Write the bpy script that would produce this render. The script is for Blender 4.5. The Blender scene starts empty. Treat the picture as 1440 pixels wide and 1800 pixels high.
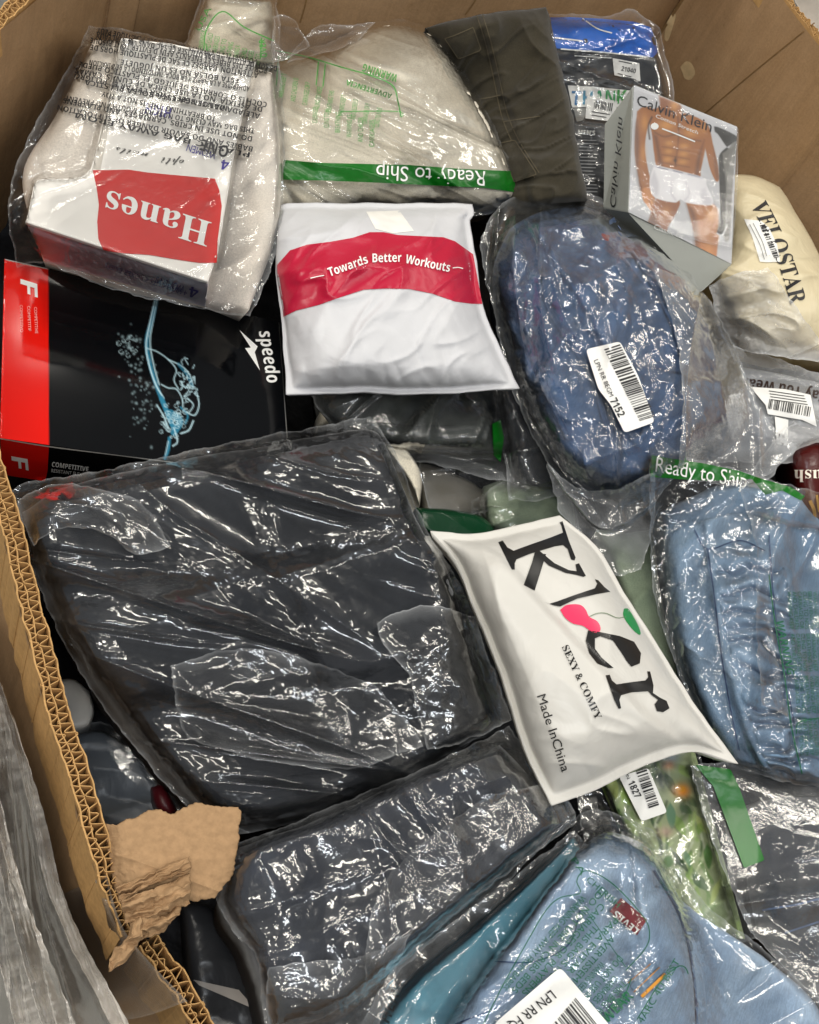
import bpy, bmesh, math, random
import numpy as np
from mathutils import Vector
from mathutils.bvhtree import BVHTree

random.seed(7)
scene = bpy.context.scene
COL = scene.collection

# ------------------------------------------------------------------ camera
F = 1930.0                       # focal length in photograph pixels (1440 x 1800)
def _cray(px, py):
    px = np.asarray(px, float); py = np.asarray(py, float)
    v = np.stack([px - 720., 900. - py, np.full_like(px, -F)], -1)
    return v / np.linalg.norm(v, axis=-1, keepdims=True)
_down = _cray(-200., 2300.)
_Z = -_down
_fw = np.array([0, 0, -1.])
_Y = _fw - _fw.dot(_Z) * _Z; _Y /= np.linalg.norm(_Y)
_X = np.cross(_Y, _Z)
ROT = np.array([_X, _Y, _Z])     # camera -> world
CAM = -.95 * (ROT @ _fw)
cam = bpy.data.cameras.new('camera'); cam_o = bpy.data.objects.new('camera', cam); COL.objects.link(cam_o)
from mathutils import Matrix
M4 = Matrix([list(ROT[i]) + [CAM[i]] for i in range(3)] + [[0, 0, 0, 1]])
cam_o.matrix_world = M4
cam.sensor_fit = 'VERTICAL'; cam.angle_y = 2 * math.atan(900 / F)
cam.clip_start = .01; cam.clip_end = 60
scene.camera = cam_o

# ------------------------------------------------------------------ world and lamps (indoor hall, ceiling strip lamps, one added fill lamp)
W = bpy.data.worlds.new('World'); scene.world = W; W.use_nodes = True
W.node_tree.nodes['Background'].inputs[0].default_value = (.95, .97, 1., 1)
W.node_tree.nodes['Background'].inputs[1].default_value = .22
LAMP_POWER = 15.5
def lamp(x, y, z, sx, sy, rz, power, col):
    l = bpy.data.lights.new('ceiling_or_fill_lamp', 'AREA'); l.shape = 'RECTANGLE'; l.size = sx; l.size_y = sy
    l.energy = power; l.color = col
    o = bpy.data.objects.new('ceiling_or_fill_lamp', l); COL.objects.link(o)
    o.location = (x, y, z); o.rotation_euler = (0, 0, rz)
for i, (x, y, k) in enumerate([(-2.4, .4, 1.1), (-1.1, -.9, 1.3), (.3, -1.3, 1.3), (1.6, -.7, 1.2), (-1.25, .25, .9), (1.75, .9, 1.1),
                     (-2.4, 2.7, 1.2), (-.75, 3.0, 1.4), (1.0, 3.1, 1.4), (2.6, 2.2, 1.2), (2.9, .2, 1.1), (-1.2, -2.8, 1.2), (1.0, -2.9, 1.2)]):
    lamp(x, y, 2.6, 1.2, .13, .35, LAMP_POWER * k, (.90, .95, 1) if i % 4 == 2 else (1, .95, .85))
lamp(-2.7, -1.3, 1.9, 1.2, .13, .9, LAMP_POWER * 2.6, (1, .96, .88))  # low fill lamp, added to brighten the stretch wrap at the near left
lamp(-1.535, 1.555, 2.6, .5, .13, 1.39, LAMP_POWER * .5, (1, .95, .85))
scene.view_settings.view_transform = 'Standard'; scene.view_settings.look = 'None'
scene.view_settings.exposure = 0; scene.view_settings.gamma = 1
scene.render.engine = 'CYCLES'
cy = scene.cycles
cy.use_denoising = True
cy.max_bounces = 10; cy.transparent_max_bounces = 32; cy.diffuse_bounces = 3; cy.glossy_bounces = 3
cy.transmission_bounces = 4
cy.caustics_reflective = False; cy.caustics_refractive = False
cy.sample_clamp_indirect = 3; cy.sample_clamp_direct = 0

# ------------------------------------------------------------------ geometry of the heap: planes and rays
class Plane:
    def __init__(s, n, c): s.n = np.asarray(n, float); s.c = float(c)
_a = math.radians(8)
PILE = Plane((0, -math.sin(_a), math.cos(_a)), 0)
def rays(px, py): return _cray(px, py) @ ROT.T
def P(px, py, h=0., pl=PILE):
    d = rays(px, py); t = (np.asarray(h) + pl.c - pl.n @ CAM) / (d @ pl.n)
    return CAM + t[..., None] * d
def to_px(x):
    v = (np.asarray(x) - CAM) @ ROT
    return np.stack([720 - F * v[..., 0] / v[..., 2], 900 + F * v[..., 1] / v[..., 2]], -1)
def plane3(a, b, c):
    A, B, D = [P(*q) for q in (a, b, c)]
    n = np.cross(B - A, D - A); n /= np.linalg.norm(n)
    if n @ (CAM - A) < 0: n = -n
    return Plane(n, n @ A)
def pts(s, e=0.):
    if not isinstance(s, str): return np.array([list(q) + [e] if len(q) == 2 else list(q) for q in s], float)
    out = []
    for w in s.split():
        v = [float(q) for q in w.split(',')]
        out.append(v if len(v) == 3 else v + [e])
    return np.array(out)
def resample(p, n, smooth=True):
    p = np.asarray(p, float)
    if len(p) > 2 and smooth:                           # Catmull-Rom through the points
        q = np.vstack([2 * p[0] - p[1], p, 2 * p[-1] - p[-2]]); o = []
        for i in range(1, len(q) - 2):
            t = np.linspace(0, 1, 12, endpoint=False)[:, None]
            a, b, c, d = q[i - 1], q[i], q[i + 1], q[i + 2]
            o.append(.5 * (2 * b + (c - a) * t + (2 * a - 5 * b + 4 * c - d) * t ** 2 + (3 * b - a - 3 * c + d) * t ** 3))
        p = np.vstack(o + [p[-1:]])
    s = np.r_[0, np.cumsum(np.linalg.norm(np.diff(p[:, :2], axis=0), axis=1))]
    if s[-1] < 1e-6: return np.repeat(p[:1], n, 0)
    x = np.linspace(0, s[-1], n)
    return np.stack([np.interp(x, s, p[:, k]) for k in range(p.shape[1])], 1)
def coons(T, R, B, L, nu, nv, e=0.):
    T, R, B, L = [pts(q, e) for q in (T, R, B, L)]
    T = resample(T, nu + 1); B = resample(B, nu + 1); L = resample(L, nv + 1); R = resample(R, nv + 1)
    u = np.linspace(0, 1, nu + 1)[None, :, None]; v = np.linspace(0, 1, nv + 1)[:, None, None]
    c = (1 - v) * T[None] + v * B[None] + (1 - u) * L[:, None] + u * R[:, None]
    c -= (1 - u) * (1 - v) * T[0] + u * (1 - v) * T[-1] + (1 - u) * v * B[0] + u * v * B[-1]
    return c, u[..., 0] + 0 * v[..., 0], v[..., 0] + 0 * u[..., 0]

# ------------------------------------------------------------------ noise
def pn(x, y, seed=0):
    r = np.random.RandomState(seed); perm = r.permutation(256); ang = r.rand(256) * 2 * np.pi
    gx, gy = np.cos(ang), np.sin(ang)
    xi = np.floor(x).astype(int); yi = np.floor(y).astype(int); xf = x - xi; yf = y - yi
    def g(i, j):
        k = perm[(perm[(xi + i) & 255] + yi + j) & 255]
        return gx[k] * (xf - i) + gy[k] * (yf - j)
    sx = xf ** 3 * (xf * (xf * 6 - 15) + 10); sy = yf ** 3 * (yf * (yf * 6 - 15) + 10)
    a = g(0, 0) + sx * (g(1, 0) - g(0, 0)); b = g(0, 1) + sx * (g(1, 1) - g(0, 1))
    return (a + sy * (b - a)) * 1.5
def fbm(x, y, seed=0, o=3): return sum(pn(x * 2 ** k, y * 2 ** k, seed + k) / 2 ** k for k in range(o))
def ridge(s, t, f, ang=0., an=1., seed=0, sharp=2., warp=.5):
    c, d = math.cos(ang), math.sin(ang)
    a = (s * c + t * d) * f / an; b = (-s * d + t * c) * f
    w = warp * pn(a * .9 + 7, b * .9, seed + 50); w2 = warp * pn(a * .9, b * .9 + 31, seed + 51)
    r = 1 - np.minimum(1, np.abs(pn(a + w, b + w2, seed)) * 2.2)
    return r ** sharp
def tri(a, b, seed):
    """random heights on a lattice of triangles, flat between: the folds of a crushed sheet"""
    r = np.random.RandomState(seed); pm = r.permutation(256); hv = r.rand(256) * 2 - 1
    i = np.floor(a).astype(int); j = np.floor(b).astype(int); x = a - i; y = b - j
    H = lambda p, q: hv[pm[(pm[(i + p) & 255] + j + q) & 255]]
    h00, h10, h01, h11 = H(0, 0), H(1, 0), H(0, 1), H(1, 1)
    return np.where(x + y < 1, h00 + (h10 - h00) * x + (h01 - h00) * y, h11 + (h01 - h11) * (1 - x) + (h10 - h11) * (1 - y))
def facets(s, t, f, seed, ang=0., an=1., warp=.4):
    c, d = math.cos(ang), math.sin(ang)
    a = (s * c + t * d) * f / an; b = (-s * d + t * c) * f
    wa = warp * fbm(a * .8 + 3, b * .8, seed + 1, 2); wb = warp * fbm(a * .8, b * .8 + 17, seed + 2, 2)
    return tri(a + .5 * b + wa, b + wb, seed) + .55 * tri(1.7 * a - .8 * b + wb + 5, 1.6 * b + .6 * a - wa, seed + 3)
def film_wr(amp=1., ang=0., an=2.5, seed=0, fine=1., big=1., mid=1.):
    def f(s, t, u, v):
        m = np.clip(.22 + 2.2 * pn(s * 5.5 + 3, t * 5.5, seed + 90), .04, 1.2)
        m2 = np.clip(-.16 + 2.7 * pn(s * 8, t * 8 + 9, seed + 91), .0, 1.2)
        o = .0055 * big * ridge(s, t, 8, ang, an * 2., seed, 3.4)
        o = o + .0052 * mid * m * (1 + facets(s, t, 13, seed + 5, ang, an * 2.2))
        o = o + .0026 * m * ridge(s, t, 22, ang + .2, an * 2.2, seed + 3, 3.)
        o = o + 0.0014 * fine * m2 * (1 + facets(s, t, 42, seed + 9, ang + .15, max(1, an * 1.3)))
        o = o + .0003 * fine * m2 * facets(s, t, 90, seed + 13, ang - .3, max(1, an * .5))
        return amp * o
    return f
def cloth_wr(amp=1., f=10, ang=0., an=2., seed=0):
    def g(s, t, u, v):
        return amp * (.005 * ridge(s, t, f, ang, an * 1.4, seed, 1.6) + .002 * ridge(s, t, f * 2.6, ang + .4, an * 1.4, seed + 4, 1.5)
                      + .002 * pn(s * 20, t * 20, seed + 8))
    return g

# ------------------------------------------------------------------ colour and materials
def lin(c):
    c = np.asarray(c, float); return np.where(c <= .04045, c / 12.92, ((c + .055) / 1.055) ** 2.4)
def S(h):
    h = h.lstrip('#'); return tuple(lin([int(h[i:i + 2], 16) / 255 for i in (0, 2, 4)]))
class NT:
    def __init__(s, name):
        s.m = bpy.data.materials.new(name); s.m.use_nodes = True; s.t = s.m.node_tree; s.t.nodes.clear()
        s.out = s.n('ShaderNodeOutputMaterial'); s.tc = s.n('ShaderNodeTexCoord')
    def n(s, k, **kw):
        q = s.t.nodes.new(k)
        for a, b in kw.items():
            if a.startswith('_'): setattr(q, a[1:], b)
            else: s.put(q.inputs[int(a[1:])] if a[1:].isdigit() and a[0] == 'i' else q.inputs[a.replace('__', ' ')], b)
        return q
    def put(s, sock, v):
        if isinstance(v, bpy.types.NodeSocket): s.t.links.new(v, sock)
        elif isinstance(v, bpy.types.Node): s.t.links.new(v.outputs[0], sock)
        else:
            if isinstance(v, (tuple, list, np.ndarray)) and len(v) == 3 and sock.type == 'RGBA': v = tuple(v) + (1,)
            sock.default_value = v
    def noise(s, scale, detail=3, rough=.6, dist=0., stretch=None):
        v = s.tc.outputs['Object']
        if stretch: v = s.n('ShaderNodeMapping', i0=v, Scale=stretch[:3], Rotation=(0, 0, stretch[3] if len(stretch) > 3 else 0)).outputs[0]
        return s.n('ShaderNodeTexNoise', Vector=v, Scale=scale, Detail=detail, Roughness=rough, Distortion=dist).outputs[0]
    def ramp(s, f, a, b, c0=(0, 0, 0), c1=(1, 1, 1)):
        r = s.n('ShaderNodeValToRGB', Fac=f); e = r.color_ramp.elements
        e[0].position = a; e[1].position = b; e[0].color = tuple(c0) + (1,); e[1].color = tuple(c1) + (1,)
        return r.outputs[0]
    def math(s, op, a, b=0.): return s.n('ShaderNodeMath', _operation=op, i0=a, i1=b).outputs[0]
    def mix(s, f, a, b):
        q = s.n('ShaderNodeMix', _data_type='RGBA'); s.put(q.inputs[0], f); s.put(q.inputs[6], a); s.put(q.inputs[7], b); return q.outputs[2]
    def bump(s, h, st, dist, prev=None):
        kw = dict(Height=h, Strength=st, Distance=dist)
        if prev is not None: kw['Normal'] = prev
        return s.n('ShaderNodeBump', **kw).outputs[0]
def simple(name, col, rough=.6, var=.12, vs=40, bump=None, spec=.5, attr=False, metal=0., coat=0.):
    k = NT(name)
    base = k.n('ShaderNodeAttribute', _attribute_name='print').outputs[0] if attr else tuple(col)
    if var:
        n = k.noise(vs, 4)
        f = k.n('ShaderNodeMapRange', i0=n, i1=.25, i2=.75, i3=1 - var, i4=1 + var).outputs[0]
        q = k.n('ShaderNodeMix', _data_type='RGBA', _blend_type='MULTIPLY'); q.inputs[0].default_value = 1
        k.put(q.inputs[6], base); c = k.n('ShaderNodeCombineColor', i0=f, i1=f, i2=f).outputs[0]; k.put(q.inputs[7], c); base = q.outputs[2]
    b = k.n('ShaderNodeBsdfPrincipled', Base__Color=base, Roughness=rough, Metallic=metal)
    b.inputs['Specular IOR Level'].default_value = spec; b.inputs['Coat Weight'].default_value = coat
    b.inputs['Coat Roughness'].default_value = .08
    if bump:
        nm = None
        for (sc, st, di) in ([bump] if not isinstance(bump, list) else bump): nm = k.bump(k.noise(sc, 3), st, di, nm)
        k.put(b.inputs['Normal'], nm)
    k.put(k.out.inputs[0], b.outputs[0]); return k.m
def cloth_mat(name, c0, c1, rough=.95, weave=1500, fade=25, slub=None, wst=.5, sheen=.15):
    k = NT(name)
    col = k.mix(k.ramp(k.noise(fade, 3, .5), .30, .70), c0, c1)
    fine = k.noise(weave, 2, .7)
    f = k.n('ShaderNodeMapRange', i0=fine, i1=.3, i2=.7, i3=.82, i4=1.18).outputs[0]
    if slub:
        sl = k.noise(900, 2, .6, 0, (1, .07, 1, slub)); f2 = k.n('ShaderNodeMapRange', i0=sl, i1=.3, i2=.7, i3=.88, i4=1.14).outputs[0]; f = k.math('MULTIPLY', f, f2)
    q = k.n('ShaderNodeMix', _data_type='RGBA', _blend_type='MULTIPLY'); q.inputs[0].default_value = 1
    k.put(q.inputs[6], col); k.put(q.inputs[7], k.n('ShaderNodeCombineColor', i0=f, i1=f, i2=f).outputs[0])
    b = k.n('ShaderNodeBsdfPrincipled', Base__Color=q.outputs[2], Roughness=rough)
    b.inputs['Specular IOR Level'].default_value = .2; b.inputs['Sheen Weight'].default_value = sheen
    nm = k.bump(fine, wst * .6, .0003); nm = k.bump(k.noise(45, 2), .25, .002, nm)
    k.put(b.inputs['Normal'], nm); k.put(k.out.inputs[0], b.outputs[0]); return k.m
def film_mat(name, haze=.06, refl=1.6, rough=.055, tint=(.985, .985, .985), bst=.06, hcol=(.8, .82, .84), hazevar=.8, seam=.3, bs=70, stretch=None, soft=.42):
    """clear packing film: mirror-like coat over see-through sheet with a little milky scatter"""
    k = NT(name)
    w1 = k.noise(bs, 3, .55, 1.2, stretch); r1 = k.math('ABSOLUTE', k.math('SUBTRACT', w1, .5))
    w2 = k.noise(bs * 3.3, 2, .5, .8, stretch); r2 = k.math('ABSOLUTE', k.math('SUBTRACT', w2, .5))
    msk = k.ramp(k.noise(16, 2), .40, .62, (.12,) * 3)
    nm = k.bump(r1, bst, .006); nm = k.bump(r2, k.math('MULTIPLY', msk, bst), .0022, nm)
    fr = k.n('ShaderNodeFresnel', IOR=1.45, Normal=nm).outputs[0]
    fac = k.n('ShaderNodeMath', _operation='MULTIPLY', _use_clamp=True, i0=fr, i1=refl).outputs[0]
    g1 = k.n('ShaderNodeBsdfGlossy', Color=(1, 1, 1), Roughness=rough * 1.15, Normal=nm).outputs[0]
    g2 = k.n('ShaderNodeBsdfGlossy', Color=(1, 1, 1), Roughness=.18, Normal=nm).outputs[0]
    gl = k.n('ShaderNodeMixShader', i0=soft, i1=g1, i2=g2).outputs[0]
    tr = k.n('ShaderNodeBsdfTransparent', Color=tint).outputs[0]
    df = k.n('ShaderNodeBsdfDiffuse', Color=hcol, Normal=nm).outputs[0]
    tl = k.n('ShaderNodeBsdfTranslucent', Color=hcol, Normal=nm).outputs[0]
    dd = k.n('ShaderNodeMixShader', i0=.35, i1=df, i2=tl).outputs[0]
    hz = k.n('ShaderNodeMapRange', i0=k.noise(22, 3, .6), i1=.3, i2=.7, i3=haze * (1 - hazevar), i4=haze * (1 + hazevar)).outputs[0]
    at = k.n('ShaderNodeAttribute', _attribute_name='seam').outputs[2]
    hz = k.n('ShaderNodeMath', _operation='ADD', _use_clamp=True, i0=hz, i1=k.math('MULTIPLY', at, seam)).outputs[0]
    a = k.n('ShaderNodeMixShader', i0=hz, i1=tr, i2=dd).outputs[0]
    o = k.n('ShaderNodeMixShader', i0=fac, i1=a, i2=gl).outputs[0]
    k.put(k.out.inputs[0], o); return k.m
def poly_mat(name, col, rough=.35, bump=None, transl=.25, spec=.5, var=.05):
    """opaque or milky mailer plastic"""
    k = NT(name)
    n = k.noise(18, 3); f = k.n('ShaderNodeMapRange', i0=n, i1=.3, i2=.7, i3=1 - var, i4=1 + var).outputs[0]
    q = k.n('ShaderNodeMix', _data_type='RGBA', _blend_type='MULTIPLY'); q.inputs[0].default_value = 1
    k.put(q.inputs[6], tuple(col)); k.put(q.inputs[7], k.n('ShaderNodeCombineColor', i0=f, i1=f, i2=f).outputs[0])
    b = k.n('ShaderNodeBsdfPrincipled', Base__Color=q.outputs[2], Roughness=rough); b.inputs['Specular IOR Level'].default_value = spec
    nm = None
    for (sc, st, di) in (bump or [(60, .3, .002)]):
        nm = k.bump(k.noise(sc, 3, .5, .8), st, di, nm)
    k.put(b.inputs['Normal'], nm)
    t = k.n('ShaderNodeBsdfTranslucent', Color=tuple(col), Normal=nm).outputs[0]
    k.put(k.out.inputs[0], k.n('ShaderNodeMixShader', i0=transl, i1=b, i2=t).outputs[0]); return k.m

# ------------------------------------------------------------------ objects
def tag(o, label, cat, group=None):
    o['label'] = label; o['category'] = cat
    if group: o['group'] = group
    return o
def thing(name, label, cat, at, group=None):
    o = bpy.data.objects.new(name, None); COL.objects.link(o); o.empty_display_size = .02
    o.location = P(*at) if len(at) == 3 else P(at[0], at[1], 0.); return tag(o, label, cat, group)
def mesh(name, V, faces, m, parent=None, smooth=True, attrs=None, mats=None, label=None):
    V = np.asarray(V, float)
    off = np.zeros(3)
    p = parent
    while p is not None: off += np.array(p.location); p = p.parent
    if parent is None: off = V.mean(0)
    me = bpy.data.meshes.new(name)
    if isinstance(faces, np.ndarray):
        n, k = faces.shape
        me.vertices.add(len(V)); me.vertices.foreach_set('co', (V - off).astype(np.float32).ravel())
        me.loops.add(n * k); me.loops.foreach_set('vertex_index', faces.astype(np.int32).ravel())
        me.polygons.add(n); me.polygons.foreach_set('loop_start', np.arange(0, n * k, k, dtype=np.int32))
        me.update(calc_edges=True)
    else:
        me.from_pydata((V - off).tolist(), [], [list(map(int, f)) for f in faces])
    me.validate()
    if smooth: me.polygons.foreach_set('use_smooth', np.ones(len(me.polygons), bool))
    for a, d in (attrs or {}).items():
        d = np.asarray(d, np.float32)
        if d.ndim == 1:
            q = me.attributes.new(a, 'FLOAT', 'POINT'); q.data.foreach_set('value', d)
        else:
            q = me.attributes.new(a, 'FLOAT_COLOR', 'POINT'); q.data.foreach_set('color', np.c_[d, np.ones(len(d))].astype(np.float32).ravel())
    for mm in (mats or [m]): me.materials.append(mm)
    o = bpy.data.objects.new(name, me); COL.objects.link(o)
    if parent is not None: o.parent = parent
    else: o.location = off
    if label: o['label'] = label
    return o
class Surf:
    def __init__(s, V, faces):
        s.bvh = BVHTree.FromPolygons(np.asarray(V).tolist(), np.asarray(faces).tolist() if isinstance(faces, np.ndarray) else faces)
    def cast(s, px, py, default=None):
        px = np.asarray(px, float); D = rays(px, py).reshape(-1, 3); c = Vector(CAM)
        out = np.full(len(D), np.nan)
        for i, d in enumerate(D.tolist()):
            h = s.bvh.ray_cast(c, d)
            if h[3] is not None: out[i] = h[3]
        return out.reshape(px.shape)
class Multi:
    def __init__(s, l): s.l = l
    def cast(s, px, py):
        o = np.stack([q.cast(px, py) for q in s.l]); o[np.isnan(o)] = 1e9; o = o.min(0); o[o > 1e8] = np.nan; return o
def gridfaces(nu, nv):
    i = np.arange((nu + 1) * (nv + 1)).reshape(nv + 1, nu + 1)
    return np.stack([i[:-1, :-1], i[1:, :-1], i[1:, 1:], i[:-1, 1:]], -1).reshape(-1, 4)
_e1 = np.array([1., 0, 0]); _e2 = np.cross(PILE.n, _e1)
def st(X): return X @ _e1, X @ _e2
def body(name, TRBL, m, parent, e=0., T=.03, k=2.5, nu=90, nv=90, wr=None, depth=.03, jit=0., jscale=45., seed=0, pl=PILE, edge_wr=.15, pw=.5, dome=None, label=None, attrs=None, mats=None, margin=0.):
    g, u, v = coons(*TRBL, nu, nv, e)
    px, py, h0 = g[..., 0], g[..., 1], g[..., 2]
    if jit:
        jx = jit * fbm(px / jscale, py / jscale, seed + 21, 2); py = py + jit * fbm(px / jscale + 9, py / jscale, seed + 22, 2); px = px + jx
    X0 = P(px, py, h0, pl); s, t = st(X0)
    um, vm = [np.clip((q - margin) / (1 - 2 * margin), 0, 1) for q in (u, v)]
    p = ((1 - np.abs(2 * um - 1) ** k) * (1 - np.abs(2 * vm - 1) ** k)).clip(0) ** pw
    h = h0 + T * p
    if dome: h = h + dome(u, v)
    if wr: h = h + wr(s, t, u, v) * (edge_wr + (1 - edge_wr) * np.minimum(1, p * 1.5))
    X = P(px, py, h, pl)
    V = X.reshape(-1, 3); n0 = len(V)
    Fq = gridfaces(nu, nv)
    idx = np.arange(n0).reshape(nv + 1, nu + 1)
    ring = np.r_[idx[0, :-1], idx[:-1, -1], idx[-1, :0:-1], idx[:0:-1, 0]]
    cen = X.mean((0, 1)) - pl.n * (depth + T * .5)
    low = V[ring] - pl.n * depth; low = low + .06 * (low.mean(0) - low)
    R = len(ring); a = np.arange(R); b = (a + 1) % R
    side = np.stack([ring[a], ring[b], n0 + b, n0 + a], -1)
    V2 = np.vstack([V, low, cen[None]])
    fan = [[int(n0 + x), int(n0 + y), n0 + R] for x, y in zip(a, b)]
    at = {}
    if attrs:
        for q, d in attrs(px, py, u, v).items():
            d = d.reshape(n0, -1); at[q] = np.vstack([d, d[ring], d[:1]])
    fl = np.vstack([Fq, side]).tolist() + fan
    o = mesh(name, V2, fl, m, parent, True, at, mats, label)
    sf = Surf(V, Fq); sf.o = o; sf.grid = (px, py, h, u, v); return sf
def blur(a, n):
    for _ in range(n):
        b = np.pad(a, 1, mode='edge'); a = (b[:-2, 1:-1] + b[2:, 1:-1] + b[1:-1, :-2] + b[1:-1, 2:] + 2 * b[1:-1, 1:-1]) / 6
    return a
def film(name, TRBL, m, parent, over=None, e=0., off=.002, nu=200, nv=200, wr=None, jit=3., seed=0, pl=PILE, soft=6, sag=0., seamw=4, lift=0., label=None, res=50, edge=1.):
    """a thin sheet draped over the goods it wraps"""
    g, u, v = coons(*TRBL, nu, nv, e)
    px, py, h0 = g[..., 0], g[..., 1], g[..., 2]
    if jit:
        px = px + jit * fbm(px / 30, py / 30, seed + 21, 3); py = py + jit * fbm(px / 30 + 9, py / 30, seed + 22, 3)
    h = h0.copy()
    if over:
        sv, su = max(1, nv // res), max(1, nu // res)
        ii = np.unique(np.r_[np.arange(0, nv + 1, sv), nv]); jj = np.unique(np.r_[np.arange(0, nu + 1, su), nu])
        cpx, cpy = px[np.ix_(ii, jj)], py[np.ix_(ii, jj)]
        tt = Multi(over).cast(cpx, cpy); hit = ~np.isnan(tt)
        X = CAM + np.nan_to_num(tt)[..., None] * rays(cpx, cpy); hh = X @ pl.n - pl.c
        c0 = h0[np.ix_(ii, jj)]
        hc = np.where(hit, np.maximum(hh, c0), c0)
        hc = np.maximum(blur(hc, soft), np.where(hit, hh, -9))
        hc = np.where(hit, hc, blur(hc, 2))
        tmp = np.stack([np.interp(np.arange(nu + 1), jj, r) for r in hc])
        h = np.stack([np.interp(np.arange(nv + 1), ii, tmp[:, c]) for c in range(nu + 1)], 1)
    X0 = P(px, py, h0, pl); s, t = st(X0)
    h = h + off
    if wr: h = h + wr(s, t, u, v)
    dpx = np.minimum(np.minimum(u, 1 - u) * np.hypot(px[0, -1] - px[0, 0], py[0, -1] - py[0, 0]), np.minimum(v, 1 - v) * np.hypot(px[-1, 0] - px[0, 0], py[-1, 0] - py[0, 0]))
    edge_ = np.clip(1 - dpx / 26, 0, 1) ** 1.5
    if edge and wr: h = h + edge * edge_ * (.0022 * facets(s, t, 30, seed + 61) + .001 * facets(s, t, 70, seed + 62) + .001)
    if lift: h = h + lift * pn(s * 12, t * 12, seed + 77)
    X = P(px, py, h, pl)
    seam = .55 * np.clip(1 - dpx / seamw, 0, 1) + .45 * edge_ * np.clip(.6 + 1.4 * pn(s * 30, t * 30, seed + 5), 0, 1)
    V = X.reshape(-1, 3); Fq = gridfaces(nu, nv)
    o = mesh(name, V, Fq, m, parent, True, {'seam': seam.ravel()}, label=label)
    sf = Surf(V, Fq); sf.o = o; return sf
def poly3(name, vs, faces, m, parent, bevel=.0012, smooth=False, pl=PILE, label=None):
    V = np.array([P(a, b, c, pl) for (a, b, c) in vs])
    o = mesh(name, V, faces, m, parent, smooth, label=label)
    bm = bmesh.new(); bm.from_mesh(o.data); bmesh.ops.recalc_face_normals(bm, faces=bm.faces)
    if bevel: bmesh.ops.bevel(bm, geom=bm.edges[:], offset=bevel, segments=2, profile=.6, affect='EDGES', clamp_overlap=True)
    bm.to_mesh(o.data); bm.free()
    sf = Surf(V, [list(f) for f in faces]); sf.o = o; sf.V = V; return sf
def prism(name, poly, m, parent, h, thick, pl=PILE, bevel=.0008, label=None):
    q = pts(poly, h) if isinstance(h, float) else pts(poly)
    top = P(q[:, 0], q[:, 1], q[:, 2], pl); n = len(top)
    V = np.vstack([top, top - pl.n * thick])
    fs = [list(range(n)), list(range(2 * n - 1, n - 1, -1))] + [[i, n + i, n + (i + 1) % n, (i + 1) % n] for i in range(n)]
    o = mesh(name, V, fs, m, parent, False, label=label)
    bm = bmesh.new(); bm.from_mesh(o.data); bmesh.ops.recalc_face_normals(bm, faces=bm.faces)
    if bevel: bmesh.ops.bevel(bm, geom=[x for x in bm.edges], offset=bevel, segments=1, affect='EDGES', clamp_overlap=True)
    bm.to_mesh(o.data); bm.free()
    sf = Surf(V, fs); sf.o = o; return sf

# ------------------------------------------------------------------ flat print laid on a surface
def lay(name, xy, faces, surf, m, parent, off=.0007, attrs=None, smooth=True, label=None):
    xy = np.asarray(xy, float)
    t = surf.cast(xy[:, 0], xy[:, 1]); D = rays(xy[:, 0], xy[:, 1])
    ok = ~np.isnan(t)
    if not ok.any(): print('decal misses', name, xy.mean(0)); return None
    if not ok.all():
        g = np.where(ok)[0]
        for i in np.where(~ok)[0]:
            j = g[np.argmin(((xy[g] - xy[i]) ** 2).sum(1))]; t[i] = t[j]
    V = CAM + (t - off)[:, None] * D
    o = mesh(name, V, faces, m, parent, smooth, attrs, label=label); s = Surf(V, faces); s.o = o; return s
def fill(poly, step=9.):
    """triangulate a pixel polygon into small faces"""
    q = np.array(poly, float)[:, :2]
    bm = bmesh.new(); vs = [bm.verts.new((a, -b, 0)) for a, b in q]; bm.faces.new(vs)
    bmesh.ops.triangulate(bm, faces=bm.faces[:])
    for _ in range(8):
        L = [e for e in bm.edges if e.calc_length() > step]
        if not L: break
        bmesh.ops.subdivide_edges(bm, edges=L, cuts=1)
        bmesh.ops.triangulate(bm, faces=[f for f in bm.faces if len(f.verts) > 3])
    bm.verts.index_update()
    V = np.array([(v.co.x, -v.co.y) for v in bm.verts]); Fc = [[v.index for v in f.verts] for f in bm.faces]; bm.free()
    return V, Fc
def round_poly(q, r, n=5):
    q = np.array(q, float)[:, :2]; o = []
    for i in range(len(q)):
        a, b, c = q[i - 1], q[i], q[(i + 1) % len(q)]
        d1 = (a - b) / np.linalg.norm(a - b); d2 = (c - b) / np.linalg.norm(c - b)
        p0, p1 = b + d1 * r, b + d2 * r
        for t in np.linspace(0, 1, n): o.append((1 - t) ** 2 * p0 + 2 * t * (1 - t) * b + t ** 2 * p1)
    return np.array(o)
def patch_px(name, poly, surf, m, parent, off=.0007, step=9., smooth=False, label=None, curve=False):
    q = pts(poly)[:, :2] if isinstance(poly, str) else np.array(poly, float)[:, :2]
    if curve: q = resample(np.vstack([q, q[:1]]), len(q) * 5)[:-1]
    V, Fc = fill(q, step); return lay(name, V, Fc, surf, m, parent, off, label=label)
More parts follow.
